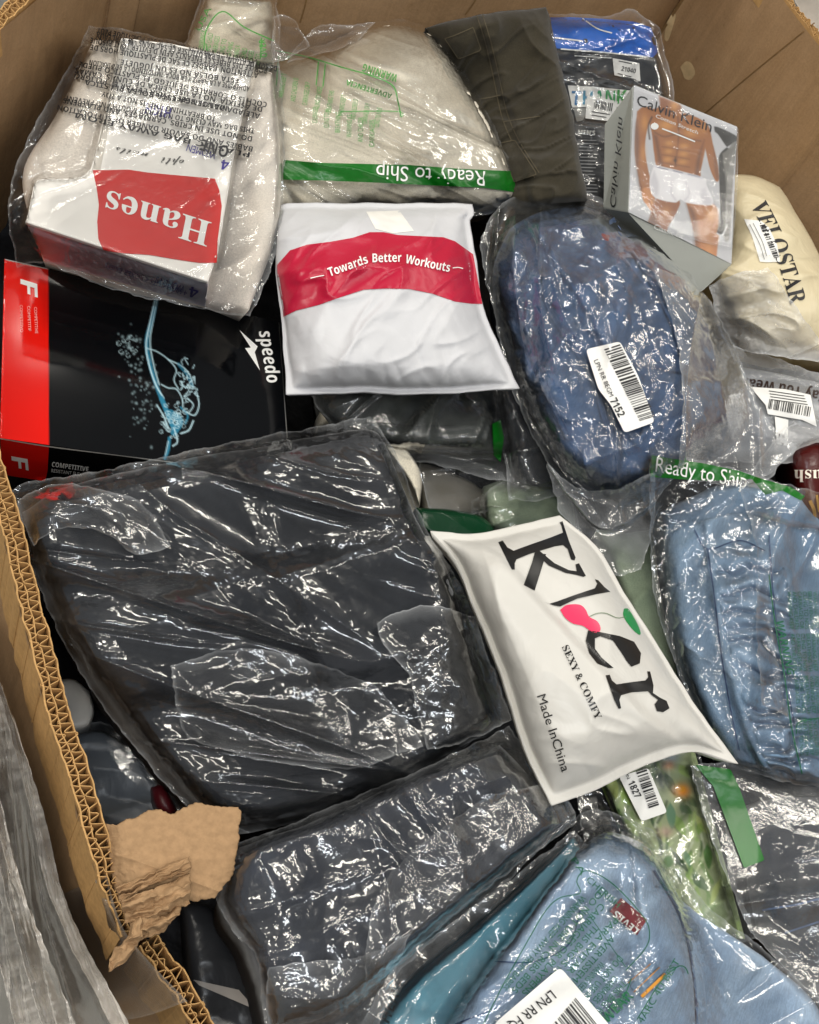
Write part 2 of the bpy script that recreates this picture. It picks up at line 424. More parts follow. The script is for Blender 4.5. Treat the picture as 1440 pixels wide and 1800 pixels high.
def ribbon(p, w, closed=False, smooth=True, n=None):
    p = pts(p)[:, :2] if isinstance(p, str) else np.array(p, float)[:, :2]
    if closed: p = np.vstack([p, p[:1]])
    L = np.linalg.norm(np.diff(p, axis=0), axis=1).sum()
    p = resample(p, n or max(3, int(L / 6) + 2), smooth)
    d = np.gradient(p, axis=0); d /= np.linalg.norm(d, axis=1, keepdims=True) + 1e-9
    nn = np.stack([-d[:, 1], d[:, 0]], 1)
    ww = (w if np.ndim(w) == 0 else np.interp(np.linspace(0, 1, len(p)), np.linspace(0, 1, len(w)), w))
    ww = np.full(len(p), ww) if np.ndim(ww) == 0 else ww
    V = np.vstack([p - nn * ww[:, None] / 2, p + nn * ww[:, None] / 2]); k = len(p)
    return V, [[i, i + 1, k + i + 1, k + i] for i in range(k - 1)]
def join(parts):
    V = []; Fc = []; n = 0
    for v, f in parts:
        V.append(np.asarray(v, float)); Fc += [[int(a) + n for a in q] for q in f]; n += len(v)
    return np.vstack(V), Fc
def lines(name, rib, surf, m, parent, off=.0008, label=None):
    if 1 < len(rib) <= 6: return [lines(name, [r], surf, m, parent, off, label) for r in rib]
    V, Fc = join([ribbon(*r) if isinstance(r, tuple) else r for r in rib]); return lay(name, V, Fc, surf, m, parent, off, label=label)

_mathb = {}
def sty(s, kind):
    if kind == 'sans': return s
    base = {'serif': (0x1D400, 0x1D41A), 'bold': (0x1D5D4, 0x1D5EE), 'bolditalic': (0x1D63C, 0x1D656), 'italic': (0x1D608, 0x1D622), 'script': (0x1D4D0, 0x1D4EA), 'serifital': (0x1D468, 0x1D482)}[kind]
    dig = {'serif': 0x1D7CE, 'bold': 0x1D7EC, 'bolditalic': 0x1D7EC}.get(kind)
    o = ''
    for c in s:
        if 'A' <= c <= 'Z': o += chr(base[0] + ord(c) - 65)
        elif 'a' <= c <= 'z': o += chr(base[1] + ord(c) - 97)
        elif c.isdigit() and dig: o += chr(dig + int(c))
        else: o += c
    return o
_tc = {}
def text_mesh(s, kind='sans', res=3):
    key = (s, kind, res)
    if key in _tc: return _tc[key]
    c = bpy.data.curves.new('lettering', 'FONT'); c.body = sty(s, kind); c.resolution_u = res
    o = bpy.data.objects.new('lettering', c); COL.objects.link(o)
    bpy.context.view_layer.update()
    dg = bpy.context.evaluated_depsgraph_get()
    me = bpy.data.meshes.new_from_object(o.evaluated_get(dg))
    V = np.array([v.co[:2] for v in me.vertices]).reshape(-1, 2); Fc = [list(p.vertices) for p in me.polygons]
    bpy.data.objects.remove(o); bpy.data.curves.remove(c); bpy.data.meshes.remove(me)
    _tc[key] = (V, Fc); return V, Fc
def text_px(s, p0, p1, cap, kind='sans', up=None, step=None, arc=0., res=3):
    """letter outlines in photograph pixels: baseline from p0 to p1 exactly, capital height cap"""
    V, Fc = text_mesh(s, kind, res)
    if len(V) == 0: return np.zeros((0, 2)), []
    capm = {'sans': .69}.get(kind, .70)
    x = (V[:, 0] - V[:, 0].min()) / max(1e-6, np.ptp(V[:, 0])); y = V[:, 1] / capm
    p0 = np.array(p0, float); p1 = np.array(p1, float); d = p1 - p0
    if up is None: up = np.array([d[1], -d[0]]) / np.linalg.norm(d) * cap
    up = np.array(up, float)
    y2 = y + arc * 4 * x * (1 - x)
    Q = p0 + x[:, None] * d + y2[:, None] * up
    if step:
        bm = bmesh.new(); vs = [bm.verts.new((a, -b, 0)) for a, b in Q]
        for f in Fc:
            try: bm.faces.new([vs[i] for i in f])
            except ValueError: pass
        for _ in range(3):
            L = [e for e in bm.edges if e.calc_length() > step]
            if not L: break
            bmesh.ops.subdivide_edges(bm, edges=L, cuts=1); bmesh.ops.triangulate(bm, faces=[f for f in bm.faces if len(f.verts) > 3])
        bm.verts.index_update(); Q = np.array([(v.co.x, -v.co.y) for v in bm.verts]); Fc = [[v.index for v in f.verts] for f in bm.faces]; bm.free()
    return Q, Fc
def write(name, items, surf, m, parent, off=.0009, label=None):
    if 1 < len(items) <= 5: return [write(name, [i], surf, m, parent, off, label) for i in items]
    q = [text_px(*i[:5], **(i[5] if len(i) > 5 else {})) for i in items]
    V, Fc = join([a for a in q if len(a[0])]); return lay(name, V, Fc, surf, m, parent, off, smooth=False, label=label)
def barcode(a, b, hgt, seed=1, n=34, fill_=.52):
    """bars from a to b (pixel), each as tall as the vector hgt"""
    r = random.Random(seed); a = np.array(a, float); b = np.array(b, float); hgt = np.array(hgt, float)
    w = [r.choice([1, 1, 1, 2, 2, 3]) for _ in range(2 * n)]; tot = sum(w); x = 0; out = []
    for i, q in enumerate(w):
        if i % 2 == 0:
            p, s = a + (b - a) * x / tot, a + (b - a) * (x + q) / tot
            k = 4; V = np.vstack([[p + hgt * j / k, s + hgt * j / k] for j in range(k + 1)])
            out.append((V, [[2 * j, 2 * j + 1, 2 * j + 3, 2 * j + 2] for j in range(k)]))
        x += q
    return join(out)
# ------------------------------------------------------------------ printed pictures (flat print, colour per point)
class Print:
    def __init__(s, quad, nu, nv, bg):
        q = np.array(quad, float)                        # TL, TR, BR, BL in pixels
        u = np.linspace(0, 1, nu + 1)[None, :, None]; v = np.linspace(0, 1, nv + 1)[:, None, None]
        g = (1 - u) * (1 - v) * q[0] + u * (1 - v) * q[1] + u * v * q[2] + (1 - u) * v * q[3]
        s.x, s.y = g[..., 0], g[..., 1]; s.nu, s.nv = nu, nv; s.c = np.zeros(s.x.shape + (3,)) + np.array(S(bg))
    def put(s, a, col): s.c = s.c * (1 - a[..., None]) + a[..., None] * np.array(S(col) if isinstance(col, str) else col)
    def sd(s, p):
        p = np.array(p, float); d = np.full(s.x.shape, 1e18); ins = np.zeros(s.x.shape, bool)
        for i in range(len(p)):
            a, b = p[i - 1], p[i]; e = b - a; w0, w1 = s.x - a[0], s.y - a[1]
            t = np.clip((w0 * e[0] + w1 * e[1]) / (e @ e + 1e-9), 0, 1)
            d = np.minimum(d, (w0 - t * e[0]) ** 2 + (w1 - t * e[1]) ** 2)
            c = ((a[1] > s.y) != (b[1] > s.y)) & (s.x < (b[0] - a[0]) * (s.y - a[1]) / (b[1] - a[1] + 1e-12) + a[0]); ins ^= c
        return np.sqrt(d) * np.where(ins, -1, 1)
    def poly(s, p, col, soft=1.5, al=1., curve=True):
        p = pts(p)[:, :2] if isinstance(p, str) else np.array(p)
        if curve: p = resample(np.vstack([p, p[:1]]), len(p) * 6)[:-1]
        s.put(al * np.clip(.5 - s.sd(p) / (2 * soft), 0, 1), col)
    def line(s, p, w, col, soft=1., al=1.):
        p = pts(p)[:, :2] if isinstance(p, str) else np.array(p)
        p = resample(p, max(4, len(p) * 5)); d = np.full(s.x.shape, 1e18)
        for a, b in zip(p[:-1], p[1:]):
            e = b - a; w0, w1 = s.x - a[0], s.y - a[1]; t = np.clip((w0 * e[0] + w1 * e[1]) / (e @ e + 1e-9), 0, 1)
            d = np.minimum(d, (w0 - t * e[0]) ** 2 + (w1 - t * e[1]) ** 2)
        s.put(al * np.clip(.5 - (np.sqrt(d) - w / 2) / (2 * soft), 0, 1), col)
    def blob(s, x, y, rx, ry, col, al=1.): s.put(al * np.exp(-((s.x - x) / rx) ** 2 - ((s.y - y) / ry) ** 2), col)
    def lay(s, name, surf, m, parent, off=.0006):
        xy = np.stack([s.x.ravel(), s.y.ravel()], 1)
        return lay(name, xy, gridfaces(s.nu, s.nv), surf, m, parent, off, {'print': s.c.reshape(-1, 3)}, smooth=True)
# ================================================================== materials
def kraft(name, c0, c1):
    k = NT(name)
    col = k.mix(k.ramp(k.noise(5, 4, .65), .35, .68), c0, c1)
    st_ = k.ramp(k.noise(14, 5, .7, 1.5), .62, .74); col = k.mix(k.math('MULTIPLY', st_, .35), col, S('#6f5634'))
    fl = k.noise(1, 2, .6, 0, (150, 150, 4)); fi = k.noise(420, 3, .7)
    f = k.math('MULTIPLY', k.n('ShaderNodeMapRange', i0=fl, i1=.3, i2=.7, i3=.93, i4=1.06).outputs[0], k.n('ShaderNodeMapRange', i0=fi, i1=.3, i2=.7, i3=.9, i4=1.1).outputs[0])
    q = k.n('ShaderNodeMix', _data_type='RGBA', _blend_type='MULTIPLY'); q.inputs[0].default_value = 1
    k.put(q.inputs[6], col); k.put(q.inputs[7], k.n('ShaderNodeCombineColor', i0=f, i1=f, i2=f).outputs[0])
    b = k.n('ShaderNodeBsdfPrincipled', Base__Color=q.outputs[2], Roughness=.75); b.inputs['Specular IOR Level'].default_value = .3
    nm = k.bump(fl, .35, .0012); nm = k.bump(k.noise(26, 4, .6), .4, .004, nm)
    k.put(b.inputs['Normal'], nm); k.put(k.out.inputs[0], b.outputs[0]); return k.m
KRAFT = kraft('kraft_board', S('#ab8b68'), S('#987753'))
KRAFT_EDGE = simple('kraft_cut_edge', S('#b9925f'), .85, .18, 200, (700, .4, .0005), .2)
KRAFT_TORN = simple('kraft_torn_paper', S('#a08160'), .95, .16, 220, [(900, .4, .0004), (200, .15, .0006)], .1)
CONCRETE = simple('concrete', S('#77756f'), .75, .2, 12, (60, .3, .003))
CLEAR = film_mat('clear_film', .018, 1.9)
CLEAR_SOFT = film_mat('clear_film_smooth', .012, 1.55, .05, bst=.04, bs=38)
CRINKLE = film_mat('clear_film_crinkled', .04, 2.2, .05, bst=.1, bs=80, seam=.32)
MILK = film_mat('milky_film', .28, 1.3, .2, bst=.3, hazevar=.35, hcol=(.86, .87, .88))
WRAP = film_mat('stretch_wrap', .72, 2.2, .10, bst=.1, bs=20, hazevar=.3, hcol=(.95, .89, .81), stretch=(1, .10, .5, .62), soft=.5)
TAPE = film_mat('clear_tape', .10, 1.2, .15, bst=.05, hazevar=.25, hcol=(.75, .68, .6))
PAPER = simple('white_label_paper', S('#e9e8e4'), .5, .03, 60, None, .4)
INK = simple('black_ink', (.012, .012, .014), .45, 0, spec=.4)
PRINT = simple('printed_card', (1, 1, 1), .3, .03, 50, None, .5, attr=True)
PRINT_MATT = simple('printed_cloth', (1, 1, 1), .8, .10, 300, (900, .4, .0004), .2, attr=True)
GREEN = poly_mat('green_print', S('#0a6414'), .28, [(60, .2, .001)], .05)
DKGREEN = simple('dark_green_print', S('#0c5a3c'), .35, 0, spec=.4)
PALEGREEN = simple('pale_green_print', S('#4f9a4a'), .4, 0, spec=.4)
WHITE_INK = simple('white_ink', S('#eeeeea'), .4, 0, spec=.4)
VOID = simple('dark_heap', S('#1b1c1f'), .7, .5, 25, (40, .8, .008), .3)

# ================================================================== setting
Zw = np.array([0, 0, 1.])
mesh('floor', [(-6, -6, -.95), (6, -6, -.95), (6, 6, -.95), (-6, 6, -.95)], [[0, 1, 2, 3]], CONCRETE, None, False)['kind'] = 'structure'

box = thing('cardboard_box', 'big open corrugated cardboard carton holding the whole heap of bagged clothes', 'carton', (720, 900, -.3))
def panel(name, A, B, hgt, down, thick, m=KRAFT, lab=None):
    """upright board standing on the line A-B (pixels on the heap plane), inner face on that line"""
    a, b = P(*A), P(*B); d = (b - a); d[2] = 0; d /= np.linalg.norm(d)
    n = np.array([-d[1], d[0], 0])
    if n @ (-(a + b) / 2) > 0: n = -n
    n *= thick; N = 24; V = []; Fc = []
    q = np.linspace(0, 1, N + 1); H = 8
    w = np.linspace(0, 1, H + 1)
    for side in (0, 1):
        for i in q:
            p = a + (b - a) * i
            for j in w:
                bow = .006 * math.sin(math.pi * i) * math.sin(2.2 * j + i * 3) * (1 if side == 0 else 1)
                V.append(p + Zw * (-down + (hgt + down) * j) + n * side + n / thick * bow)
    K = (N + 1) * (H + 1); ix = lambda s, i, j: s * K + i * (H + 1) + j
    for s in (0, 1):
        for i in range(N):
            for j in range(H): Fc.append([ix(s, i, j), ix(s, i + 1, j), ix(s, i + 1, j + 1), ix(s, i, j + 1)])
    for j in range(H): Fc += [[ix(0, 0, j), ix(1, 0, j), ix(1, 0, j + 1), ix(0, 0, j + 1)], [ix(0, N, j), ix(1, N, j), ix(1, N, j + 1), ix(0, N, j + 1)]]
    o = mesh(name, V, Fc, m, box, True, label=lab); global PAN; PAN = Surf(V, Fc)
    return a + Zw * hgt, b + Zw * hgt, n
def strip3(path, nrm, off0, thick, depth, top=0.):
    """a paper ply on edge: path = world points, nrm = across vectors, off0 = across offset(s)"""
    path = np.asarray(path); k = len(path); off0 = np.broadcast_to(off0, (k,))
    tg = np.gradient(path + nrm * off0[:, None], axis=0); tg /= np.linalg.norm(tg, axis=1, keepdims=True) + 1e-9
    sd = np.cross(tg, Zw); sd /= np.linalg.norm(sd, axis=1, keepdims=True) + 1e-9
    c = path + nrm * off0[:, None]; tp = np.broadcast_to(top, (k,))[:, None] * Zw
    V = np.vstack([c - sd * thick / 2 + tp, c + sd * thick / 2 + tp, c - sd * thick / 2 - Zw * depth, c + sd * thick / 2 - Zw * depth])
    f = []
    for i in range(k - 1):
        f += [[i, i + 1, k + i + 1, k + i], [i, 2 * k + i, 2 * k + i + 1, i + 1], [k + i, k + i + 1, 3 * k + i + 1, 3 * k + i]]
    return V, f
def edge_board(prefix, path, inward, total, depth, parts, seed=0, p1=.0062, p2=.0085, inner=True, wob=.0006, crush=0.):
    """the cut edge of double-wall board: three liners with two fluted plies between them"""
    r = np.random.RandomState(seed)
    path = np.asarray(path); L = np.r_[0, np.cumsum(np.linalg.norm(np.diff(path, axis=0), axis=1))]
    def samp(n):
        x = np.linspace(0, L[-1], n); return np.stack([np.interp(x, L, path[:, i]) for i in range(3)], 1), x
    def norm(c):
        t = np.gradient(c, axis=0); t[:, 2] = 0; n = np.cross(Zw, t); n /= np.linalg.norm(n, axis=1, keepdims=True)
        return n * np.where((n @ inward) > 0, 1, -1)[:, None]
    a, mid, b = 0., total * .42, total
    c, x = samp(160); n = norm(c); j = lambda s: wob * fbm(x * 60 + s, x * 0 + s, seed + s, 2)
    top = lambda s: .0026 * fbm(x * 120 + s, x * 0, seed + 40 + s, 3) - .003 * np.clip(fbm(x * 25 + s, x * 0, seed + 45 + s, 2), 0, 1)
    if 'liner' in parts:
        mesh(prefix[0], *strip3(c, n, a + j(1), .0011, depth, top(1)), KRAFT_EDGE, box, False)
        mesh(prefix[0], *strip3(c, n, mid + j(2), .0007, depth, top(2) - .001), KRAFT_EDGE, box, False)
        if inner: mesh(prefix[0], *strip3(c, n, b + j(3), .0009, depth, top(3)), KRAFT_EDGE, box, False)
    for (lo, hi, pitch, sd) in ((a, mid, p1, 5), (mid, b, p2, 6)):
        k = int(L[-1] / pitch); per = 8; cc, xx = samp(k * per + 1); nn = norm(cc)
        ph = np.arange(k * per + 1) / per + .6 * fbm(xx * 22, xx * 0 + sd, seed + sd, 2)
        wv = .5 + .5 * np.sin(2 * np.pi * ph) * (1 + .1 * np.sin(6 * np.pi * ph)); wv = np.clip(wv, 0.03, .97)
        if crush: wv = np.clip(wv + crush * fbm(xx * 90, xx * 0 + 3, seed + 60, 2), -.15, 1.15)
        mesh(prefix[1], *strip3(cc, nn, lo + (hi - lo) * wv, .00055, depth, .0009 * fbm(xx * 200, xx * 0, seed + 70 + sd, 2) - .0012), KRAFT_EDGE, box, False)

# back of the carton: left panel, short overlap panel, back panel, right panel, far right panel
la, lb, ln = panel('side_panel', (-150, 460, -.02), (172, 112, -.02), .16, .45, .012)
panel('corner_panel', (176, 108, -.02), (236, 84, -.02), .22, .45, .012)
panel('back_panel', (228, 92, -.02), (1152, 78, -.02), .30, .45, .012)
SCORE0 = simple('back_score', S('#83643c'), .9, .2, 80)
lay('score_or_gap_line', *ribbon('541,-10 536,12 528,40', 2.5), PAN, SCORE0, box, .0006)
lay('score_or_gap_line', *ribbon('842,-10 830,10 818,26', 2.5), PAN, SCORE0, box, .0006)
ra, rb, rn = panel('side_panel', (1150, 80, -.02), (1352, 352, -.02), .16, .45, .012)
SCORE_GAP = simple('pressed_score_or_gap', S('#7a5c36'), .9, .2, 80, (200, .4, .001)); SCUFF = simple('glue_scuff', S('#c9ae84'), .7, .2, 90)
lay('score_or_gap_line', *ribbon('1162,268 1220,216 1290,156 1360,98 1432,40', 2.2), PAN, SCORE_GAP, box, .0006)
lay('score_or_gap_line', *ribbon('1206,-10 1180,30 1152,72', 5), PAN, SCORE_GAP, box, .0006)  # gap between back and right panels, its shade painted as a dark strip
patch_px('glue_scuff', '1196,118 1206,108 1216,112 1222,128 1214,140 1204,138 1200,128', PAN, SCUFF, box, .0006, 8, curve=True)
patch_px('glue_scuff', '1172,40 1182,24 1188,28 1182,50 1174,72 1168,66', PAN, SCUFF, box, .0006, 8, curve=True)
panel('side_panel', (1350, 346, -.02), (1700, 560, -.02), .16, .45, .012)
panel('side_panel', (1697, 556, -.02), (2040, 1300, -.02), .16, .45, .012)
panel('side_panel', (2038, 1292, -.02), (1480, 2180, -.02), .16, .45, .012)
panel('side_panel', (1482, 2176, -.02), (470, 2130, -.02), .08, .45, .012)
edge_board(('rim_liner', 'rim_flute'), np.linspace(la, lb, 30) + ln * 1.0 + Zw * .002, -ln / .012, .012, .03, ('liner',), 3)
edge_board(('rim_liner', 'rim_flute'), np.linspace(ra, rb, 30) + rn * 1.0 + Zw * .002, -rn / .012, .012, .03, ('liner',), 4)
panel('side_panel', (-150, 458, -.02), (-84, 840, -.02), .16, .45, .012)
# near-left wall with its torn double-wall edge
HR = .085
rim1 = pts('-60,690 -20,845 0,906 36,1060 60,1150 90,1269 119,1352 148,1457 180,1554 217,1645', HR)
rim2 = pts('246,1662 282,1713 307,1746 345,1815 400,1905', HR - .012)
r1 = resample(rim1, 60); r1w = P(r1[:, 0], r1[:, 1], r1[:, 2]); r2 = resample(rim2, 30); r2w = P(r2[:, 0], r2[:, 1], r2[:, 2])
inw = np.cross(Zw, r1w[-1] - r1w[0]); inw /= np.linalg.norm(inw)
if inw @ (P(700, 1200, 0) - r1w[30]) < 0: inw = -inw
edge_board(('rim_liner', 'rim_flute'), r1w, inw, .0125, .06, ('liner',), 11, .0062, .0076, wob=.0014, crush=.35)
edge_board(('rim_liner', 'rim_flute'), r2w, inw, .0115, .06, ('liner',), 12, .0062, .0076, crush=1.0, wob=.002)
def wall_sheet(name, path, off, top, down, m):
    n = len(path); rows = 14; V = []
    for j in range(rows + 1):
        z = -top - (down - top) * j / rows
        V.append(path + inw * (off + .004 * math.sin(j * .9)) + Zw * z)
    V = np.vstack(V); fc = gridfaces(n - 1, rows)
    o = mesh(name, V, fc, m, box); s = Surf(V, fc); s.o = o; return s
full = np.vstack([r1w, r1w[-1:] * .5 + r2w[:1] * .5 - Zw * .015, r2w])
outer = wall_sheet('outer_panel', np.vstack([r1w, r2w]), -.0005, .004, .55, KRAFT)
outer2 = wall_sheet('inner_panel', np.vstack([r1w, r2w]), .0115, .012, .45, KRAFT)
wA, wB = r1w[5], r1w[-5]
wn = np.cross(wB - wA, Zw); wn /= np.linalg.norm(wn)
if wn @ (CAM - wA) < 0: wn = -wn
WALL = Plane(wn, wn @ wA)
tape = film('clear_tape', ('-40,1660 60,1600 100,1577 186,1538', '186,1538 216,1630 262,1690 330,1760', '-20,1830 120,1800 240,1790 330,1760', '-40,1660 -30,1760 -20,1830'), TAPE, box, [outer], off=.0012, nu=40, nv=40, jit=0, pl=WALL, e=-.004)
# torn paper of the inner liner folded in over the goods
flap = body('torn_flap', ('183,1448,.078 205,1449 222,1440 240,1436 262,1424 285,1424 300,1431 322,1420 345,1411 365,1414 385,1417 403,1419 419,1418', '419,1418 425,1436 420,1452 421,1475 415,1500 414,1520 408,1540 392,1560 378,1578',
    '205,1600,.076 240,1592 270,1585 300,1580 322,1582 345,1584 378,1578', '183,1448,.078 190,1500,.078 198,1550,.078 205,1600,.076'), KRAFT_TORN, box, e=.088, T=.004, k=3, nu=180, nv=120, jit=1.9, jscale=10,
    wr=lambda s, t, u, v: .0002 * np.sin(v * 46 + 3 * u) + .0016 * ridge(s, t, 40, .25, 12, 5, 3, .2) + .004 * pn(s * 9, t * 9, 3) + .0005 * facets(s, t, 22, 6) + .0002 * pn(s * 300, t * 300, 7), depth=.0014, edge_wr=.8)
for i, (tr, h, sd) in enumerate([(('205,1560 240,1545 290,1522 334,1505', '334,1505 336,1520 332,1533', '210,1585 260,1562 300,1545 332,1533', '205,1560 207,1572 210,1585'), .097, 1),
    (('212,1583 250,1568 300,1550 335,1535', '335,1535 336,1560 333,1588', '222,1622 260,1612 300,1600 333,1588', '212,1583 216,1600 222,1622'), .099, 2),
    (('222,1612 255,1604 295,1596 320,1590', '320,1590 316,1606 300,1622 290,1640', '236,1652 252,1650 272,1645 290,1640', '222,1612 228,1630 236,1652'), .096, 3),
    (('236,1620 246,1612 250,1618', '250,1618 248,1650 226,1684 200,1704', '188,1708 194,1706 200,1704', '236,1620 222,1650 200,1672 188,1708'), .101, 4)]):
    body('torn_fluting', tr, KRAFT_TORN, box, e=h, T=.005, k=2, nu=80, nv=50, jit=3.5, jscale=16, seed=30 + sd,
         wr=lambda s, t, u, v, q=sd: .0011 * np.sin(v * 17 + q + 1.5 * pn(u * 2, v * 2, q)) + .005 * tri(u * 2.2, v * 3 + q, q + 2) + .0026 * tri(u * 5, v * 9 + q, q + 5) + .0002 * pn(s * 300, t * 300, q), depth=.0016, edge_wr=.9)
wrap = thing('stretch_wrap', 'clear stretch wrap wound round the near left outside of the carton', 'plastic wrap', (0, 1500, -.2))
def streaks(sd, k=1.):
    return lambda s, t, u, v: k * (.016 * (1 - u) + .0045 * ridge(v * .5, u * .16, 16, .05, 16, sd, 2.2, .3) + .0009 * ridge(v * .5, u * .16, 60, -.06, 16, sd + 1, 2.2, .3) + .0006 * facets(v * .5, u * .16, 50, sd + 3, 0, 5))
film('wrap_sheet', ('-120,1010 -60,1060 -5,1180', '-5,1180 40,1310 80,1440 108,1560 150,1660 200,1750 250,1840', '-120,1840 60,1840 250,1840', '-120,1010 -120,1400 -120,1840'), WRAP, wrap, None, e=.012, off=0, nu=200, nv=260, jit=1.5, pl=WALL, wr=streaks(4), seamw=6)
film('wrap_fold', ('-120,1150 -60,1230 0,1400', '0,1400 40,1560 90,1690 150,1840', '-120,1840 20,1840 150,1840', '-120,1150 -120,1500 -120,1840'), WRAP, wrap, None, e=.035, off=0, nu=180, nv=200, jit=2, pl=WALL, wr=streaks(14, 1.3), seamw=6)
wrap2 = thing('stretch_wrap', 'crumpled clear wrap outside the upper right rim of the carton', 'plastic wrap', (1440, 0, .1))
_q = [to_px(ra + rn * 2 + (rb - ra) * q + Zw * z) for q, z in ((.0, .06), (1.2, .06), (1.2, -.3), (0, -.3))]
RW = plane3(*[(a, b, .17) for a, b in []]) if False else Plane(-rn / .012, (-rn / .012) @ (ra + rn * 1.6))
film('wrap_sheet', ('1385,-30 1440,-30 1520,-30', '1520,-30 1520,60 1520,160', '1470,120 1490,140 1520,160', '1385,-30 1420,40 1470,120'), WRAP, wrap2, None, e=-.03, off=0, nu=60, nv=60, jit=5, pl=RW, wr=film_wr(2, .8, 3, 3))

# unseen lower layers of the heap: dark mass that closes the gaps
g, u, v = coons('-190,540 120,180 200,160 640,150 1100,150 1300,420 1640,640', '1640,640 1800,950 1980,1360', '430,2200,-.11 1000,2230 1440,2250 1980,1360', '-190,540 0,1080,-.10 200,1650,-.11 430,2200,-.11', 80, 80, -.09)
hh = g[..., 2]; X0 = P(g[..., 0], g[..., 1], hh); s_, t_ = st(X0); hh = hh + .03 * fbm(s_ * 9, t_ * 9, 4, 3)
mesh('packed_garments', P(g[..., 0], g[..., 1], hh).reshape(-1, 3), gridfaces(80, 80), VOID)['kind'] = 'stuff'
# ================================================================== goods, back row
CREAM = cloth_mat('cream_cotton', S('#f3ead6'), S('#e8dec8'), .95, 900, 18)
OLIVE = cloth_mat('dark_olive_twill', S('#3d382c'), S('#332f26'), .95, 1300, 20, .4)
OLIVE_SEAM = cloth_mat('olive_stitching', S('#5c5443'), S('#4c4536'), .9, 1800, 40)
DENIM = cloth_mat('mid_blue_denim', S('#4b678e'), S('#39537a'), .95, 1500, 16, .7)
DENIM_SEAM = cloth_mat('denim_seam', S('#5a7099'), S('#31476e'), .95, 1500, 60)
LTDENIM = cloth_mat('washed_denim', S('#869fb8'), S('#6a87a5'), .95, 1500, 16, .9)
LTDENIM2 = cloth_mat('pale_washed_denim', S('#9cb2c9'), S('#7f99b8'), .95, 1400, 22, .5)
NAVY = cloth_mat('charcoal_navy_twill', S('#20242b'), S('#181b21'), .9, 1500, 14, .5, .4, .25)
NAVY2 = cloth_mat('dark_navy_cloth', S('#252b38'), S('#1b202b'), .9, 1500, 14, .5, .4, .25)
GREYGREEN = cloth_mat('dark_grey_cloth', S('#3c403c'), S('#2c302e'), .95, 1200, 30)
SAGE = cloth_mat('sage_cloth', S('#8f9c84'), S('#7d8b74'), .95, 1000, 25)

# ---- cream garment in a clear bag with the green sealing strip
t = thing('bagged_garment', 'folded cream garment in a clear bag with a bright green sealing strip across it', 'bagged clothing', (700, 230, 0))
cg = body('garment', ('325,150 400,115 500,100 570,92 640,50 700,42 750,55 788,92', '788,92,.03 850,200,.035 890,280,.03 908,345,.02', '330,400 500,388 700,372 850,368 908,345,.02', '325,150 325,300 330,400'), CREAM, t, e=-.0, T=.05, k=4, wr=cloth_wr(.35, 7, .5, 3, 2), jit=2, depth=.03,
          dome=lambda u, v: .012 * np.exp(-((u - .75) / .2) ** 2 - ((v - .15) / .3) ** 2))
cf = film('plastic_bag', ('322,85 400,92 500,95 590,70 640,44 720,36 795,88', '795,88 855,195 895,280 914,340', '325,420 500,402 700,385 850,378 914,340', '322,85 320,250 325,420'), CLEAR, t, [cg], e=.005, off=.0025, nu=240, nv=180, wr=film_wr(1.15, .15, 2.6, 5))
film('bag_flap', ('548,52 570,42 610,44 660,40', '660,40 640,62 610,80', '505,108 560,96 610,80', '548,52 520,85 505,108'), CRINKLE, t, None, e=.055, off=0, nu=60, nv=50, wr=film_wr(1.5, 1, 2, 7))
s = lay('sealing_strip', *fill([(498, 281), (560, 286), (640, 288), (720, 290), (800, 296), (860, 299), (902, 301), (905, 320), (908, 338), (850, 330), (760, 326), (660, 321), (560, 317), (498, 316)], 5), cf, GREEN, t, .0012)
write('lettering', [('Ready to Ship', (853, 301), (662, 290), 24, 'sans', dict(up=(-1, 26)))], s, WHITE_INK, s.o, .0009)
# green warning print on the bag, read upside down
WARN = ['WARNING KEEP THIS BAG AWAY FROM BABIES', 'AND CHILDREN DO NOT USE IN CRIBS BEDS', 'CARRIAGES OR PLAYPENS THE THIN FILM MAY', 'CLING TO NOSE AND MOUTH AND PREVENT', 'BREATHING THIS BAG IS NOT A TOY']
it = []
for i in range(9):
    a = np.array((500 + i * 21, 122 + i * 7.5)); w = WARN[i % 5][:14]
    it.append((w, a + (-2, 50 - i * 1.0), a + (4, 8), 9))
for i in range(6):
    a = np.array((556 + i * 20, 196 + i * 4.5)); it.append((WARN[(i + 2) % 5][:10], a + (2, 20 + i * 4), a + (3, -8), 9))
it += [('WARNING', (700, 132), (640, 112), 13, 'bold'), ('ADVERTENCIA', (690, 165), (610, 140), 9, 'bold')]
write('warning_print', it, cf, PALEGREEN, t, .0014)
lines('print_border', [('480,88 540,100 600,118 650,132 690,150 700,180 705,205', 2.2), ('490,96 486,150', 2), ('560,108 556,150', 2), ('572,112 568,152', 2), ('598,196 700,196 706,206', 1.6)], cf, PALEGREEN, t, .0014)
